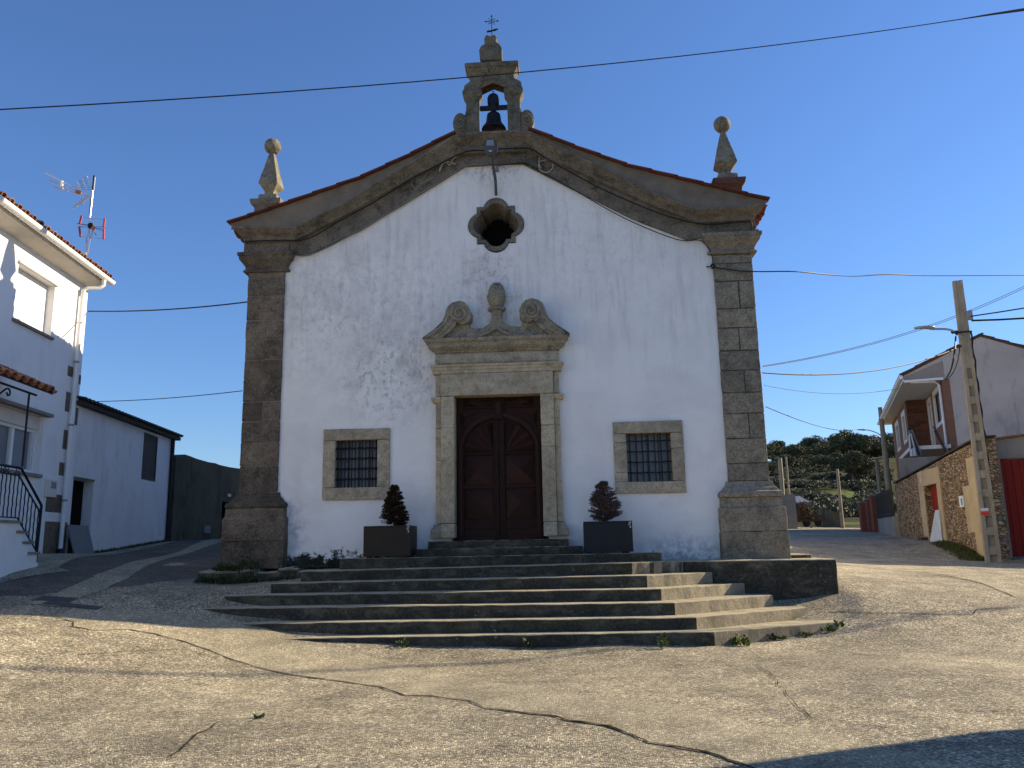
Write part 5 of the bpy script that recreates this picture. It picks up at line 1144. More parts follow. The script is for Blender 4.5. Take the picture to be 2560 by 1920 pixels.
# concrete pole
def cpole(px0, py0, D, top, w0, w1, name, lab, rungs=True, group='concrete poles along the right street', cat='utility pole', mat='concrete_pole'):
    p = at_depth(px0, py0, D); x, y = p[0], p[1]; z0 = gz(x, y) if D < 50 else p[2]; z1 = on_axis(top[0], top[1], x, y)
    t = thing(name, lab, cat, (x, y, z0), group); T = Matrix(((-RN[0], RD[0], 0, x), (-RN[1], RD[1], 0, y), (0, 0, 1, 0), (0, 0, 0, 1)))
    b = MB(T); z0 -= .3
    if rungs:
        for sg in (-1, 1): b.hexa([(sg*w0/2-sg*w0*.26, -w0*.3, z0), (sg*w0/2, -w0*.3, z0), (sg*w0/2, w0*.3, z0), (sg*w0/2-sg*w0*.26, w0*.3, z0)], [(sg*w1/2-sg*w1*.3, -w1*.35, z1), (sg*w1/2, -w1*.35, z1), (sg*w1/2, w1*.35, z1), (sg*w1/2-sg*w1*.3, w1*.35, z1)])
        n = 16; H = z1-z0
        for k in range(n+1):
            za = z0+H*k/n; zb = za+H/n*(.42 if k < n-5 else 1.0); ww = lambda z: w0+(w1-w0)*(z-z0)/H
            zb = min(zb, z1)
            if zb > za: b.hexa([(-ww(za)*.26, -ww(za)*.27, za), (ww(za)*.26, -ww(za)*.27, za), (ww(za)*.26, ww(za)*.27, za), (-ww(za)*.26, ww(za)*.27, za)], [(-ww(zb)*.26, -ww(zb)*.27, zb), (ww(zb)*.26, -ww(zb)*.27, zb), (ww(zb)*.26, ww(zb)*.27, zb), (-ww(zb)*.26, ww(zb)*.27, zb)])
        b.hexa([(-w0*.27, -w0*.05, z0), (w0*.27, -w0*.05, z0), (w0*.27, w0*.05, z0), (-w0*.27, w0*.05, z0)], [(-w1*.27, -w1*.05, z1-.01), (w1*.27, -w1*.05, z1-.01), (w1*.27, w1*.05, z1-.01), (-w1*.27, w1*.05, z1-.01)])
    else:
        b.tube([(0, 0, z0), (0, 0, z1)], [w0/2, w1/2], 8)
    b.build('shaft', M[mat], t); return t, T, np.array([x, y]), z0+.3, z1
def lamp_arm(t, T, za, zb, L, sc=1.0):
    b = MB(T); b.tube(smooth([(-.05, -.12*sc, za), (-.35*sc, -.12*sc, za+.25*sc), (-.8*sc, -.12*sc, zb-.04), (-L+.45*sc, -.12*sc, zb)]), .03*sc, 8); a = b.build('lamp_arm', M['galv'], t)
    b = MB(T); x0, x1 = -L, -L+.5*sc
    b.loft([[(x, -.12*sc+w_*math.cos(q), zb+dz+h_*math.sin(q)) for q in np.linspace(0, 2*math.pi, 12, endpoint=False)] for x, w_, h_, dz in ((x0, .02, .012, .03), (x0+.05*sc, .10*sc, .03*sc, .03), (x0+.3*sc, .13*sc, .045*sc, .02), (x1-.08*sc, .08*sc, .055*sc, .0), (x1+.02*sc, .04*sc, .04*sc, 0))]); b.build('lamp_head', M['galv'], a, True)
pt, PT, pxy, pz0, pz1 = cpole(2483, 1398, 21, (2392, 703), .36, .235, 'utility_pole', 'tall recessed concrete pole with street lamp arm and painted stripes by the garage')
lamp_arm(pt, PT, on_axis(2393, 848, *pxy), on_axis(2330, 826, *(pxy+RN[:2]*.6))+.05, 1.22)
zs_ = on_axis(2466, 1279, *pxy)
b = MB(PT); b.box(-.162, .02, -.122, -.112, zs_+.01, zs_+.09); b.build('white_stripe', M['sticker'], pt); b = MB(PT); b.box(-.162, .02, -.122, -.112, zs_-.085, zs_+.009); b.build('red_stripe', M['redpaint'], pt)
zc = on_axis(2405, 833, *pxy)
b = MB(PT); b.tube([(-.17, -.13, zc), (.17, -.13, zc), (.17, .13, zc), (-.17, .13, zc), (-.17, -.13, zc)], .02, 6); b.sphere((-.2, -.15, zc), .06, 8, 6); b.sphere((-.28, -.1, zc+.03), .05, 8, 6); b.build('cable_clamp', M['cable'], pt)
b = MB(PT); b.tube([(.16+.02*math.sin(k*1.9), -.05, zc-k*.2) for k in range(int((zc-pz0-2.2)/.2))], .025, 6); b.build('rising_cable', M['cable'], pt)
b = MB(PT); b.box(.15, .26, -.05, .05, zc+.35, zc+.6); b.build('insulator', M['galv'], pt)
P0 = lambda dx, z: tuple(np.array([*(PT @ Vector((dx, -.1, z)))]))
hook = at_y(1780, 668, -.03)
span(P0(.2, zc+.42), np.array(P0(.2, zc+.42))+np.array([9, -3.2, 1.35]), .25, .018, 'upper black cable running right from the concrete pole out of the picture')
span(P0(.2, zc+.3), np.array(P0(.2, zc+.3))+np.array([9, -3.2, 1.2]), .55, .026, 'thick twisted cable bundle running right from the concrete pole')
span(at_y(1907, 932, 1.2), P0(-.1, on_axis(2397, 868, *pxy)), .30, .014, 'black cable from the church side to the concrete pole with the lamp')
span(at_y(1906, 917, 2.0), at_depth(2760, 610, 20), .45, .007, 'upper of two thin wires rising right from the church side', 'greycable', n=22)
span(at_y(1906, 915, 1.9), at_depth(2762, 604, 19.6), .44, .007, 'lower of two thin wires rising right from the church side', 'greycable', n=22)
cable('overhead_wire', smooth([hook, at_y(1795, 670, -.10), at_y(1850, 677, -.09), at_y(1900, 679, -.08), at_depth(1990, 679, 15), at_depth(2075, 687, 15.6), at_depth(2140, 690, 16), at_depth(2220, 686, 16.4), at_depth(2330, 689, 17), at_depth(2560, 688, 18), at_depth(2760, 688, 19)]), .012, M['cable'], 'wavy black cable hooked beside the right pilaster and running right', 'wire', 'overhead wires')
b = MB(); q = np.array(hook); b.tube(smooth([q+np.array(v) for v in ((-.09, .03, .03), (-.04, -.03, .0), (.0, -.02, .05), (.04, -.04, .0), (-.02, -.05, -.05))]), .012, 6); tag(b.build('cable_hook', M['iron']), 'small iron hook with cable ends on the wall by the right pilaster', 'hook')
cable('drop_cable', smooth([P0(-.22, zc-.1), at_depth(2386, 880, 21.5), at_depth(2377, 925, 22.5), at_depth(2363, 948, 31)]), .022, M['cable'], 'twisted cable dropping from the pole to the brick house corner', 'cable', 'drop cables')
cable('drop_cable', smooth([P0(-.15, zc-.35), at_depth(2395, 900, 23), at_depth(2382, 933, 27), at_depth(2364, 951, 31)]), .014, M['cable'], 'thin slack cable dropping from the pole to the brick house corner', 'cable', 'drop cables')

# ------------------------------------------------------------------ right house
Q2 = at_depth(2362, 946, 31.5); Q2[2] = 0
Ms = Matrix(((RD[0], RN[0], 0, Q2[0]), (RD[1], RN[1], 0, Q2[1]), (0, 0, 1, 0), (0, 0, 0, 1)))
def HSp(s, e, z): return Q2+RD*s+RN*e+np.array([0, 0, z])
bh = thing('brick_house', 'two storey brick house with wide white eave and bare grey gable behind the stone shed', 'house', HSp(4, -2, 0))
gp = [(1.45, 6.10), (-1.38, 7.40), (-7.0, 4.9), (-7.0, -1), (0, -1), (0, 5.87), (1.42, 5.87)]
b = MB(Ms); b.loft([[(s, e, z) for e, z in gp] for s in (0, .2)]); b.box(.2, 13, -6.9, -6.6, -1, 4.9); b.box(12.8, 13, -6.6, .96, -1, 5.9); b.build('gable_wall', M['grime'], bh)
b = MB(Ms); rects(b, -.008, 5.1, -1, 5.86, [(.8, 2.9, 4.35, 5.78), (3.95, 5.05, 3.38, 5.78)], -.15, .10); b.build('front_wall', M['salmon'], bh)
b = MB(Ms); rects(b, 5.1, 13, -1, 5.86, [(5.95, 7.3, 4.2, 5.55), (9.4, 10.9, 4.2, 5.55)], .8, .97); b.build('projecting_wall', M['salmon'], bh)
b = MB(Ms); b.box(5.095, 5.3, .1, .965, 3.3, 5.87); b.build('recess_wall', M['brick'], bh)
def hwin(s0, s1, z0, z1, e, kind='window'):
    b = MB(Ms); t = .16
    b.box(s0, s1, e-.14, e-.12, z0, z1); r = b.build(kind, M['pane'], bh)
    b = MB(Ms); b.box(s0-.1, s1+.1, e-.05, e+.03, z1-t, z1+.06); b.box(s0-.1, s1+.1, e-.05, e+.03, z0-.06, z0+t*.5); b.box(s0-.1, s0+t, e-.05, e+.028, z0+t*.5+.002, z1-t-.002); b.box(s1-t, s1+.1, e-.05, e+.028, z0+t*.5+.002, z1-t-.002); b.build('frame', M['cream'], r)
hwin(.8, 2.9, 4.35, 5.78, .1); hwin(3.95, 5.05, 3.38, 5.75, .1, 'balcony_door'); hwin(5.95, 7.3, 4.2, 5.55, .97); hwin(9.4, 10.9, 4.2, 5.55, .97)
b = MB(Ms); b.hexa([(.0, .0, 5.90), (13.6, .0, 5.90), (13.6, 1.45, 5.90), (.0, 1.45, 5.90)], [(0, 0, 6.6), (13.6, 0, 6.6), (13.6, 1.45, 6.05), (0, 1.45, 6.05)]); b.build('eave_soffit', M['soffit'], bh)
b = MB(Ms); b.box(-.03, -.001, .05, 1.44, 5.84, 5.93); b.build('fascia', M['whiteplastic'], bh); b = MB(Ms); b.box(-.03, 14.0, 1.451, 1.47, 5.9, 6.04); b.tube([(-.1, 1.54, 6.05), (14.1, 1.54, 6.05)], .085, 8); b.build('gutter', M['whiteplastic'], bh)
rb_ = MB(Ms); tile_run(rb_, (-.05, 1.5, 6.10), (1, 0, 0), (0, -math.cos(rad(24.5)), math.sin(rad(24.5))), (0, math.sin(rad(24.5)), math.cos(rad(24.5))), 30, 5, .46, .64, .15, .01)
rr_ = rb_.build('roof', M['oldtile'], bh); b = MB(Ms); b.hexa([(-.05, 1.5, 6.09), (13.9, 1.5, 6.09), (13.9, -1.38, 7.42), (-.05, -1.38, 7.42)], [(-.05, 1.5, 6.13), (13.9, 1.5, 6.13), (13.9, -1.38, 7.46), (-.05, -1.38, 7.46)]); b.hexa([(-.05, -1.381, 7.42), (13.9, -1.381, 7.42), (13.9, -7.1, 4.9), (-.05, -7.1, 4.9)], [(-.05, -1.381, 7.46), (13.9, -1.381, 7.46), (13.9, -7.1, 4.95), (-.05, -7.1, 4.95)]); b.build('roof_deck', M['oldtile'], rr_)
b = MB(Ms)
for (ea, za), (eb, zb), n in (((1.5, 6.1), (-1.38, 7.42), 7), ((-7, 4.95), (-1.38, 7.42), 12)):
    for k in range(n):
        t0, t1 = k/n, (k+1)/n+.01; b.loft([[(s, ea+(eb-ea)*t0, za+(zb-za)*t0+.035), (s, ea+(eb-ea)*t1, za+(zb-za)*t1+.02), (s, ea+(eb-ea)*t1, za+(zb-za)*t1+.06), (s, ea+(eb-ea)*t0, za+(zb-za)*t0+.10)] for s in (-.09, .3)])
b.build('verge_tile', M['greytile'], rr_)
b = MB(Ms); b.tube([(.1, 1.2, 5.86), (.15, .35, 5.82), (.3, .18, 5.7), (.3, .18, 2.8)], .05, 8); b.build('downpipe', M['whiteplastic'], bh)
b = MB(Ms); b.box(-.2, 5.0, .101, 1.5, 3.18, 3.32); b.build('terrace_slab', M['cream'], bh)
b = MB(Ms); c = [at_depth(*p, 30.4) for p in ((2251, 1205), (2373, 1205), (2371, 1139), (2248, 1146))]; 
pb = MB(); lo = [c[0]-np.array([0, 0, 1.8]), c[1]-np.array([0, 0, 1.8])]; dv2 = RD*.25
pb.hexa([lo[0], lo[1], lo[1]+dv2, lo[0]+dv2], [c[3], c[2], c[2]+dv2, c[3]+dv2]); rough(pb.build('terrace_parapet', M['cement'], bh), .03, .3, 3)
b = MB(); pa, pb_ = at_depth(2334, 1066, 31.2), at_depth(2370, 1136, 30.6); b.tube([pa, pb_], .035, 6); b.tube([pa-np.array([0, 0, .18]), pb_-np.array([0, 0, .12])], .02, 6); b.build('stair_handrail', M['brownsheet'], bh)
fp = thing('folded_panels', 'folded blue grey framed panels leaning on the terrace of the brick house', 'panels', at_depth(2290, 1140, 31))
for k, (pl, col) in enumerate((([(2272, 1080), (2279, 1075), (2303, 1138), (2292, 1140)], 'bluefabric'), ([(2272, 1090), (2276, 1084), (2290, 1139), (2277, 1140)], 'bluefabric'), ([(2278, 1126), (2284, 1120), (2286, 1139), (2278, 1140)], 'whitesheet'))):
    b = MB(); D_ = 31.2-.25*k; fr = [at_depth(*p, D_) for p in pl]; b.hexa(fr, [p+np.array([.02, .06, 0]) for p in fr]); b.build('panel', M[col], fp)
    b = MB(); fr = [p-np.array([0, .02, 0]) for p in fr]; b.tube(fr+[fr[0]], .03, 4); b.build('panel_frame', M['galv'] if k == 0 else M['whitesheet'], fp)
# fence, gateposts and lane beyond the shed
fn = thing('iron_fence', 'black iron railing on a low cement wall beyond the stone shed', 'fence', at_depth(2215, 1325, 33))
fa, fb = at_depth(2240, 1342, 30.5), at_depth(2196, 1322, 37); 
b = MB(); up_ = np.array([0, 0, 1.0]); dl = (fb-fa)/np.linalg.norm(fb-fa); nl_ = np.array([dl[1], -dl[0], 0])*.25
b.hexa([fa-up_, fb-up_, fb-up_+nl_, fa-up_+nl_], [fa+up_*.75, fb+up_*.45, fb+up_*.45+nl_, fa+up_*.75+nl_]); b.build('low_wall', M['cement'], fn)
b = MB(); L_ = np.linalg.norm(fb-fa); k = 0
for t in np.linspace(.06, .94, 40): p = fa+(fb-fa)*t; z0_ = .75-.3*t; b.tube([p+up_*z0_, p+up_*(z0_+1.05)], .018, 4)
for hgt in (.12, .95): b.tube([fa+(fb-fa)*.04+up_*(.75+hgt), fb-(fb-fa)*.04+up_*(.45+hgt)], .025, 4)
b.build('railing', M['iron'], fn)
b = MB(); b.box(-.12, .12, -.12, .12, 0, 1.1); 
def post(px0, px1, py0, py1, D, name, lab, mat, grp=None, cat='gatepost'):
    a, c = at_depth(px0, py1, D), at_depth(px1, py1, D); z1 = at_depth((px0+px1)/2, py0, D)[2]; zg = min(a[2], gz(a[0], a[1]))-.3; w_ = np.linalg.norm((c-a)[:2])
    b = MB(Matrix.Translation(Vector((a[0], a[1], 0)))); b.box(0, w_, 0, w_, zg, z1-.08); t = b.build(name, M[mat], None, bevel=.01); tag(t, lab, cat, grp)
    b = MB(Matrix.Translation(Vector((a[0], a[1], 0)))); b.box(-.05, w_+.05, -.05, w_+.05, z1-.079, z1); b.build('cap', M['cement'], t); return t
post(2156, 2172, 1252, 1318, 38, 'gatepost', 'shorter left brick gatepost at the end of the right street', 'redbrick', 'brick gateposts')
post(2173, 2184, 1244, 1320, 37.5, 'gatepost', 'middle brick gatepost, narrowest of the three, at the end of the street', 'redbrick', 'brick gateposts')
post(2186, 2203, 1234, 1322, 37, 'gatepost', 'tallest brick gatepost next to the black iron fence', 'redbrick', 'brick gateposts')
b = MB(); a, c = at_depth(2168, 1312, 38.1), at_depth(2176, 1312, 37.9); b.hexa([a, c, c+RD*.05, a+RD*.05], [a+up_*1.05, c+up_*1.05, c+up_*1.05+RD*.05, a+up_*1.05+RD*.05]); tag(b.build('gate', M['iron']), 'dark metal gate between the two left brick gateposts', 'gate')
# farther poles
t2, T2, xy2, a_, b_ = cpole(2224, 1240, 42, (2205, 1018), .33, .22, 'lamp_pole', 'weathered pole with a thin curved street lamp arm beyond the brick house', False, cat='street lamp'); lamp_arm(t2, T2, on_axis(2204, 1092, *xy2), on_axis(2170, 1075, *xy2), 1.25, .8)
cpole(1962, 1300, 46, (1951, 1145), .26, .24, 'utility_pole', 'thick pale pole nearest the church pilaster, far up the street', False)
cpole(1978, 1300, 52, (1967, 1142), .15, .12, 'utility_pole', 'slender pole just right of the thick pale pole up the street', False)
cpole(2107, 1320, 46, (2098, 1172), .21, .15, 'utility_pole', 'lone pole at the crest of the street in front of the hill', False)
cpole(2207, 1300, 39, (2193, 1150), .22, .17, 'utility_pole', 'pale pole behind the tallest brick gatepost', False)
span(at_y(1915, 1017, 2.5), (xy2[0]+RN[0]*1.3, xy2[1]+RN[1]*1.3, on_axis(2158, 1073, *xy2)), .22, .010, 'thin sagging wire from the church side to the far street lamp')
span(at_depth(1910, 963, 30), at_depth(2262, 968, 34), .3, .010, 'faint thin wire crossing the sky left of the brick house', 'greycable')
# low wall, cart and brushwood at the crest
cw = at_depth(1940, 1317, 42); cw2 = at_depth(1994, 1317, 42); b = MB(); zc0, zc1 = cw[2]-.8, at_depth(1960, 1236, 42)[2]
b.box(cw[0]-1, cw2[0], cw[1], cw[1]+5, zc0, zc1); o = b.build('cement_hut', M['cement']); rough(o, .08, .5, 4); tag(o, 'small grey cement hut at the crest of the street beside the church', 'hut')
b = MB(); c0_ = at_depth(1995, 1262, 46); c1_ = at_depth(2026, 1262, 46)
for k in range(8): xk = c0_[0]+(c1_[0]-c0_[0])*k/8; b.tube([(xk+.04, c0_[1], c0_[2]+.1), (xk+.04, c0_[1]+2, c0_[2]+.55)], .05, 6)
b.box(c0_[0], c1_[0], c0_[1], c0_[1]+.05, c0_[2]-.05, c0_[2]+.08); b.box(c1_[0]-.1, c1_[0], c0_[1]+.06, c0_[1]+.14, c0_[2]-2, c0_[2]-.06); tag(b.build('corrugated_roof', M['galv']), 'pale corrugated sheet roof behind the small cement hut', 'roof')
ca = thing('brush_cart', 'low dark trailer heaped with brown brushwood at the crest of the street', 'trailer', at_depth(2030, 1316, 44)); 
x0, y0, z0 = at_depth(1998, 1304, 44); x1 = at_depth(2062, 1304, 44)[0]
b = MB(); b.box(x0, x1, y0, y0+1.6, z0+.0, z0+.12); b.box(x0, x0+.06, y0, y0+.06, z0+.12, z0+.75); b.box(x1-.06, x1, y0, y0+.06, z0+.12, z0+.7); b.box(x0+.06, x1-.06, y0, y0+.04, z0+.2, z0+.3); b.build('trailer_bed', M['brownsheet'], ca)
for xx in (x0+.4, x1-.35): b = MB(); b.lathe([(.01, -.09), (.17, -.09), (.2, -.05), (.2, .05), (.17, .09), (.01, .09)], (0, 0, 0), 16); b.v = [(xx+a, y0+.1+c, z0-.1+bb) for a, bb, c in b.v]; b.build('wheel', M['iron'], ca)
b = MB(); random.seed(5)
for k in range(500):
    u = random.random(); p = np.array([x0+.1+(x1-x0-.5)*u, y0+random.uniform(.1, 1.5), z0+.1+random.random()*(.95*math.sin(math.pi*min(1, u*1.15)))]); d = np.array([random.uniform(-1, 1), random.uniform(-1, 1), random.uniform(-.2, .5)])*.28; b.tube([p-d, p+d], .016, 3)
b.build('brushwood', M['heap'], ca)

dw = MB(); pa, pb_ = at_depth(2056, 1320, 50), at_depth(2112, 1322, 49); za, zb_ = at_depth(2056, 1272, 50)[2], at_depth(2112, 1284, 49)[2]
dw.hexa([(pa[0], pa[1], pa[2]-2), (pb_[0], pb_[1], pb_[2]-2), (pb_[0], pb_[1]+.6, pb_[2]-2), (pa[0], pa[1]+.6, pa[2]-2)], [(pa[0], pa[1], za), (pb_[0], pb_[1], zb_), (pb_[0], pb_[1]+.6, zb_), (pa[0], pa[1]+.6, za)])
o = dw.build('dry_stone_wall', M['ruin']); rough(o, .15, .5, 4); tag(o, 'dark dry stone wall behind the brushwood trailer at the foot of the hill', 'wall')

# ------------------------------------------------------------------ hill with holm oaks
def hz_arr(x, y):
    x = np.asarray(x, float); y = np.asarray(y, float)
    D = (x-CAM[0])*FW[0]/_cp**1+(y-CAM[1])*FW[1]/_cp
    z = np.interp(D, [40, 48, 60, 80, 100, 130, 160, 200, 260, 500], [-1.5, .3, 1.6, 4.0, 6.8, 11.2, 14.6, 16.0, 14.5, 5])
    z = z+.5*np.sin(x*.11+y*.05)*np.clip((D-55)/40, 0, 1)+.35*np.sin(x*.31-y*.17)*np.clip((D-55)/40, 0, 1)+.15*np.sin(x*.8+1)*np.sin(y*.6)*np.clip((D-50)/20, 0, 1)
    L = x-(-.06*D); fade = np.clip((L-8)/14, 0, 1)     # low on the far left
    return (z+1.5)*fade-1.5
hx = np.concatenate([np.arange(-20, 90, 1.6), np.arange(90, 400, 14)]); hy = np.concatenate([np.arange(28, 190, 1.6), np.arange(190, 500, 14)])
HX, HY = np.meshgrid(hx, hy); HZ = hz_arr(HX, HY); g = MB(); g.v = [tuple(p) for p in np.stack([HX, HY, HZ], -1).reshape(-1, 3)]; nx_ = len(hx)
g.f = [(j*nx_+i, j*nx_+i+1, (j+1)*nx_+i+1, (j+1)*nx_+i) for j in range(len(hy)-1) for i in range(nx_-1)]
hill = g.build('hillside', M['hill'], smooth=True); tag(hill, kind='structure')
def hill_at(px, D): p = at_depth(px, 1200, D); return np.array([p[0], p[1], float(hz_arr(np.array([p[0]]), np.array([p[1]]))[0])])
def make_tree(seed, H, R):
    rs = random.Random(seed); t = thing('holm_oak', 'holm oak', 'tree', (0, 0, 0), 'holm oaks on the hill')
    tr = MB(); tr.tube([(0, 0, -.5), (.05, .02, H*.25), (.1, -.05, H*.5)], [.22, .17, .1], 7); lobes = []
    for k in range(16):
        a = rs.uniform(0, 6.28); r = R*math.sqrt(rs.random())*.72; z = H*(.48+.36*rs.random()*(1-.5*(r/R)**2)); lobes.append((r*math.cos(a), r*math.sin(a), z, R*rs.uniform(.26, .42)))
        tr.tube([(.05, .0, H*.25), (r*math.cos(a)*.5, r*math.sin(a)*.5, H*.42), (r*math.cos(a), r*math.sin(a), z)], [.09, .06, .02], 5)
    tr.build('trunk', M['bark'], t); cr = MB(); n = 7000
    for i in range(n):
        x, y, z, r = rs.choice(lobes); u = Vector((rs.gauss(0, 1), rs.gauss(0, 1), rs.gauss(0, 1))).normalized(); q = r*(.45+.6*rs.random()**.6); p = Vector((x, y, z))+Vector((u.x, u.y, u.z*.72))*q
        if p.z < H*.30: continue
        s = rs.uniform(.06, .16); a = Vector((rs.gauss(0, 1), rs.gauss(0, 1), rs.gauss(0, 1))).normalized(); b_ = a.orthogonal().normalized(); c = a.cross(b_)
        cr.add([p+b_*s, p+c*s*.8, p-b_*s, p-c*s*.8], [(0, 1, 2, 3)])
    cr.build('crown', M['oak'], t); return t
protos = [make_tree(k, h, r) for k, h, r in ((11, 5.2, 3.2), (12, 6.0, 3.0), (13, 4.6, 3.6))]
spots = [(1915, 138, .85), (1940, 150, .9), (1962, 165, .9), (1985, 140, .85), (2008, 170, .9), (2030, 150, .95), (2052, 168, 1.2), (2070, 132, .9), (2090, 160, .9), (2105, 136, 1.05), (2128, 128, 1.2), (2152, 138, .95), (2165, 165, .9), (2200, 160, .95), (2225, 135, 1.0), (2245, 150, .95), (2130, 90, .72), (2157, 94, .68), (1930, 110, .5), (2062, 112, .5), (2000, 120, .6), (1960, 118, .55), (2265, 125, .9), (1840, 150, .9), (1780, 140, 1.0), (1720, 160, .95), (1660, 145, .9), (2040, 122, .62), (2090, 116, .55), (2185, 172, .8), (1890, 140, .85), (2300, 150, 1.0)]
lab_t = lambda px, D, sc: ('tall' if sc > 1.15 else 'small' if sc < .9 else 'broad')+' green holm oak '+('low on the slope' if D < 100 else 'halfway up the hill' if D < 130 else 'on the crest of the hill')+(' close to the church pilaster' if px < 1975 else ' above the cement hut' if px < 2035 else ' above the lone pole' if px < 2118 else ' left of the far lamp pole' if px < 2190 else ' behind the brick house')
random.seed(21)
for i, (px, D, sc) in enumerate(spots):
    t = protos[i % 3] if i < 3 else copy_tree(protos[i % 3]); p = hill_at(px, D); t.location = Vector(p)-Vector((0, 0, .3)); t.rotation_euler = (0, 0, random.uniform(0, 6.28)); t.scale = (sc, sc, sc*random.uniform(.9, 1.05)); t['label'] = lab_t(px, D, sc)
def make_bush(seed, R, H):
    rs = random.Random(seed); b = MB()
    for i in range(520):
        u = Vector((rs.gauss(0, 1), rs.gauss(0, 1), abs(rs.gauss(0, .8)))).normalized(); q = rs.uniform(.55, 1.05)*(1+.25*math.sin(5*u.x+seed)*math.cos(4*u.y)); p = Vector((u.x*R*q, u.y*R*q, u.z*H*q)); s = rs.uniform(.06, .15)
        a = Vector((rs.gauss(0, 1), rs.gauss(0, 1), rs.gauss(0, 1))).normalized(); b_ = a.orthogonal().normalized(); c = a.cross(b_); b.add([p+b_*s, p+c*s*.7, p-b_*s, p-c*s*.7], [(0, 1, 2, 3)])
    o = b.build('hill_shrub', M['bush']); return o
bp_ = [make_bush(k, r, h) for k, r, h in ((1, 1.1, .9), (2, 1.5, 1.0), (3, .8, .7))]
random.seed(31); n_b = 0
for row, (D, h_) in enumerate(((60, 11), (65, 12), (70, 13), (77, 14), (85, 16), (94, 18), (104, 18), (114, 16))):
    for k in range(h_):
        px = 1912+(k+random.uniform(.1, .9))*(2215-1912)/h_
        if 72 <= D <= 80 and 2110 < px < 2190 and random.random() < .8: continue
        o = bp_[n_b % 3] if n_b < 3 else bp_[n_b % 3].copy()
        if n_b >= 3: COL.objects.link(o)
        Dj = D+random.uniform(-2, 2); o.location = hill_at(px, Dj); s = random.uniform(.5, 1.2); o.scale = (s, s, s*random.uniform(.7, 1.1)); o.rotation_euler = (0, 0, random.uniform(0, 6.28))
        tag(o, 'round grey green broom bush among many on the lower hillside', 'shrub', 'broom bushes on the lower hillside'); n_b += 1
# ------------------------------------------------------------------ weeds and grass
def weed(px, py, r, h, n, mat, name, lab, cat='weed', on=None, flat=False, grp='weeds along the steps and walls'):
    p = np.array(on) if on is not None else on_ground(px, py); b = MB(); rs = random.Random(int(px*7+py))
    for i in range(n):
        a = rs.uniform(0, 6.28); q = r*math.sqrt(rs.random()); c = Vector((p[0]+q*math.cos(a), p[1]+q*math.sin(a)*.6, p[2]+(h*rs.random()*(1-q/r*.6) if not flat else .01)))
        random.seed(rs.random()); leafbit(b, c, (math.cos(a)*.9, math.sin(a)*.9, rs.uniform(.1, 1.1)), rs.uniform(.03, .07)*(1 if not flat else .8), rs.uniform(.010, .022))
    o = b.build(name, M[mat]); tag(o, lab, cat, grp); return o
weed(1851, 1614, .11, .16, 130, 'weed', 'leafy_weed', 'biggest leafy green weed at the lit foot of the lowest step')
weed(1925, 1600, .07, .12, 60, 'darkweed', 'leafy_weed', 'dark weed with dry seed heads along the angled lowest step')
weed(1945, 1598, .09, .04, 50, 'weed', 'leafy_weed', 'low flat weed right of the dark dry weed by the lowest step')
weed(2010, 1590, .10, .04, 70, 'weed', 'leafy_weed', 'flat yellow green weed halfway along the angled lowest step')
weed(2065, 1579, .10, .10, 100, 'weed', 'leafy_weed', 'bushy green weed at the right tip of the lowest step')
weed(2095, 1569, .05, .12, 40, 'weed', 'leafy_weed', 'thin upright weed past the right tip of the lowest step')
weed(1658, 1622, .05, .22, 45, 'weed', 'leafy_weed', 'tall weed against the shaded front of the lowest step at right')
weed(1005, 1618, .06, .16, 40, 'darkweed', 'leafy_weed', 'small weed against the shaded lowest step at left')
weed(1320, 1621, .05, .14, 30, 'darkweed', 'leafy_weed', 'small weed against the shaded lowest step in the middle')
weed(646, 1795, .03, .012, 16, 'weed', 'leafy_weed', 'tiny bright weed in the open asphalt at lower left')
for (x, y, z, r, h, n, l) in ((-4.75, -.42, -.44, .22, .16, 260, 'dark weeds on the ledge under the left pilaster'), (-4.35, -.42, -.44, .16, .30, 200, 'tall dark weed against the front of the left pilaster'), (-4.9, -.55, -.62, .3, .12, 260, 'dark weed mat at the left end of the mossy ledge'), (-4.3, -.58, -.64, .25, .14, 220, 'dark weed mat at the middle of the mossy ledge'), (-3.7, -.55, -.64, .28, .12, 220, 'dark weed mat between the ledge and the steps'), (-3.3, -.15, -.42, .3, .035, 160, 'low dark moss clump at the wall foot left of the planter')):
    weed(x*100, y*100, r, h, n, 'darkweed', 'ledge_weed', l, on=(x, y, z), grp='weeds on the mossy ledge')
gs = MB(); random.seed(9)
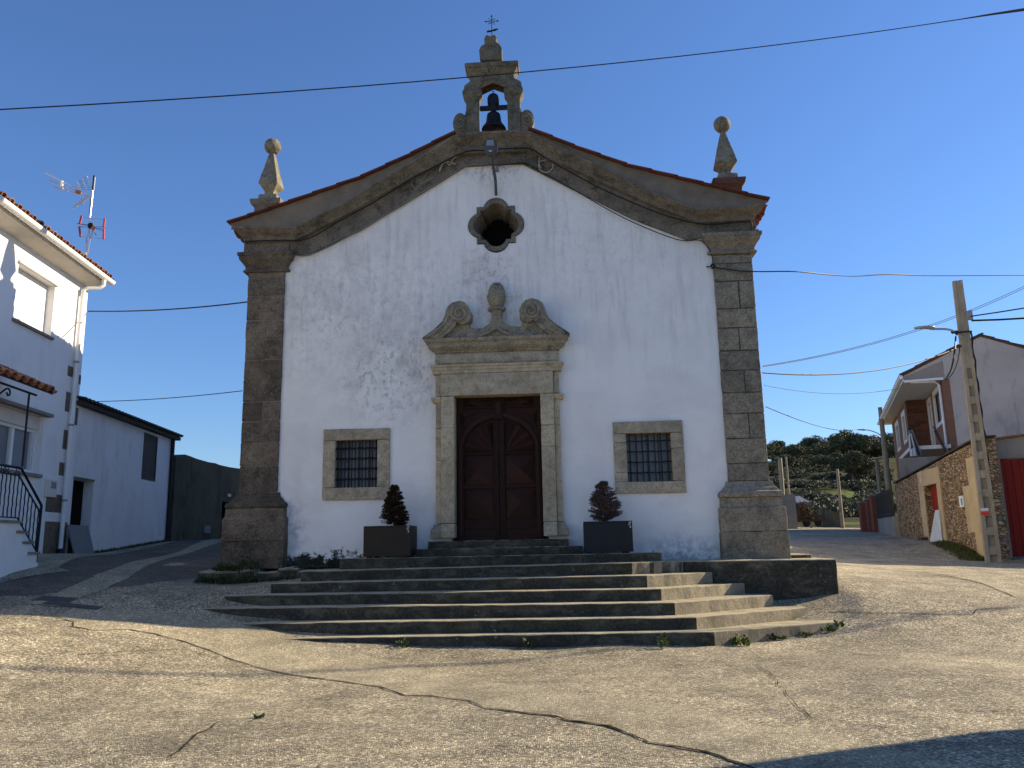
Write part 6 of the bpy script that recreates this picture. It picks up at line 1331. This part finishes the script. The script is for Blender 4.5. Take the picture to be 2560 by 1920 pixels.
for i in range(5200):
    t = random.random(); s = t*5.6-.4; e = random.uniform(.02, .75)*(1-.55*t)*random.random()**.5
    if d1-.1 < s < d0+.1: continue
    p = TS(s, e, 0); z = gz(p[0], p[1]); hgt = random.uniform(.04, .14); a = random.uniform(0, 6.28); d = Vector((math.cos(a)*.4, math.sin(a)*.4, 1)).normalized(); q = Vector((p[0], p[1], z)); o_ = Vector((-d.y, d.x, 0)).normalized()*.012
    gs.add([q-o_, q+o_, q+d*hgt], [(0, 1, 2)])
tag(gs.build('roadside_grass', M['verge']), 'short grass verge along the foot of the stone shed wall', 'grass', kind='stuff')
gs = MB()
for i in range(700):
    s = random.uniform(1.2, 5.4); e = random.uniform(.0, .10)*random.random(); p = LH(s, e, 0); z = gz(p[0], p[1]); hgt = random.uniform(.03, .10); a = random.uniform(0, 6.28); d = Vector((math.cos(a)*.6, math.sin(a)*.6, 1)).normalized(); q = Vector((p[0], p[1], z)); o_ = Vector((-d.y, d.x, 0)).normalized()*.014; gs.add([q-o_, q+o_, q+d*hgt], [(0, 1, 2)])
tag(gs.build('wall_foot_weeds', M['darkweed']), 'thin line of weeds along the foot of the barn wall', 'weeds', kind='stuff')

# ------------------------------------------------------------------ the house whose shadow falls into the lower right corner (just outside the frame)
e0 = on_ground(1545, 1919); e1 = on_ground(2560, 1832)
va = np.array([math.cos(rad(SUN_AZ)), math.sin(rad(SUN_AZ))]); c_ = .35*(e0[:2]+va*6.6)+.65*(e1[:2]+va*3.2)
nb_ = thing('neighbour_house', 'plain white house just outside the right edge that shades the lower right corner', 'house', (c_[0]+4, c_[1]-4, -1.6)); b = MB(); zb = -1.8
vv = np.array([va[1], -va[0]]); R4 = [c_, c_+va*8, c_+va*8+vv*7, c_+vv*7]
b.slab([tuple(p) for p in R4], zb, 3.0); b.build('wall', M['white'], nb_)
b = MB(); cc = sum(R4)/4; RO = [cc+(p-cc)*1.002 for p in R4]; b.loft([[(p[0], p[1], 3.001) for p in RO], [(p[0], p[1], 3.12) for p in RO], [((cc+(p-cc)*.12)[0], (cc+(p-cc)*.12)[1], 4.4) for p in R4]]); b.build('roof', M['oldtile'], nb_)
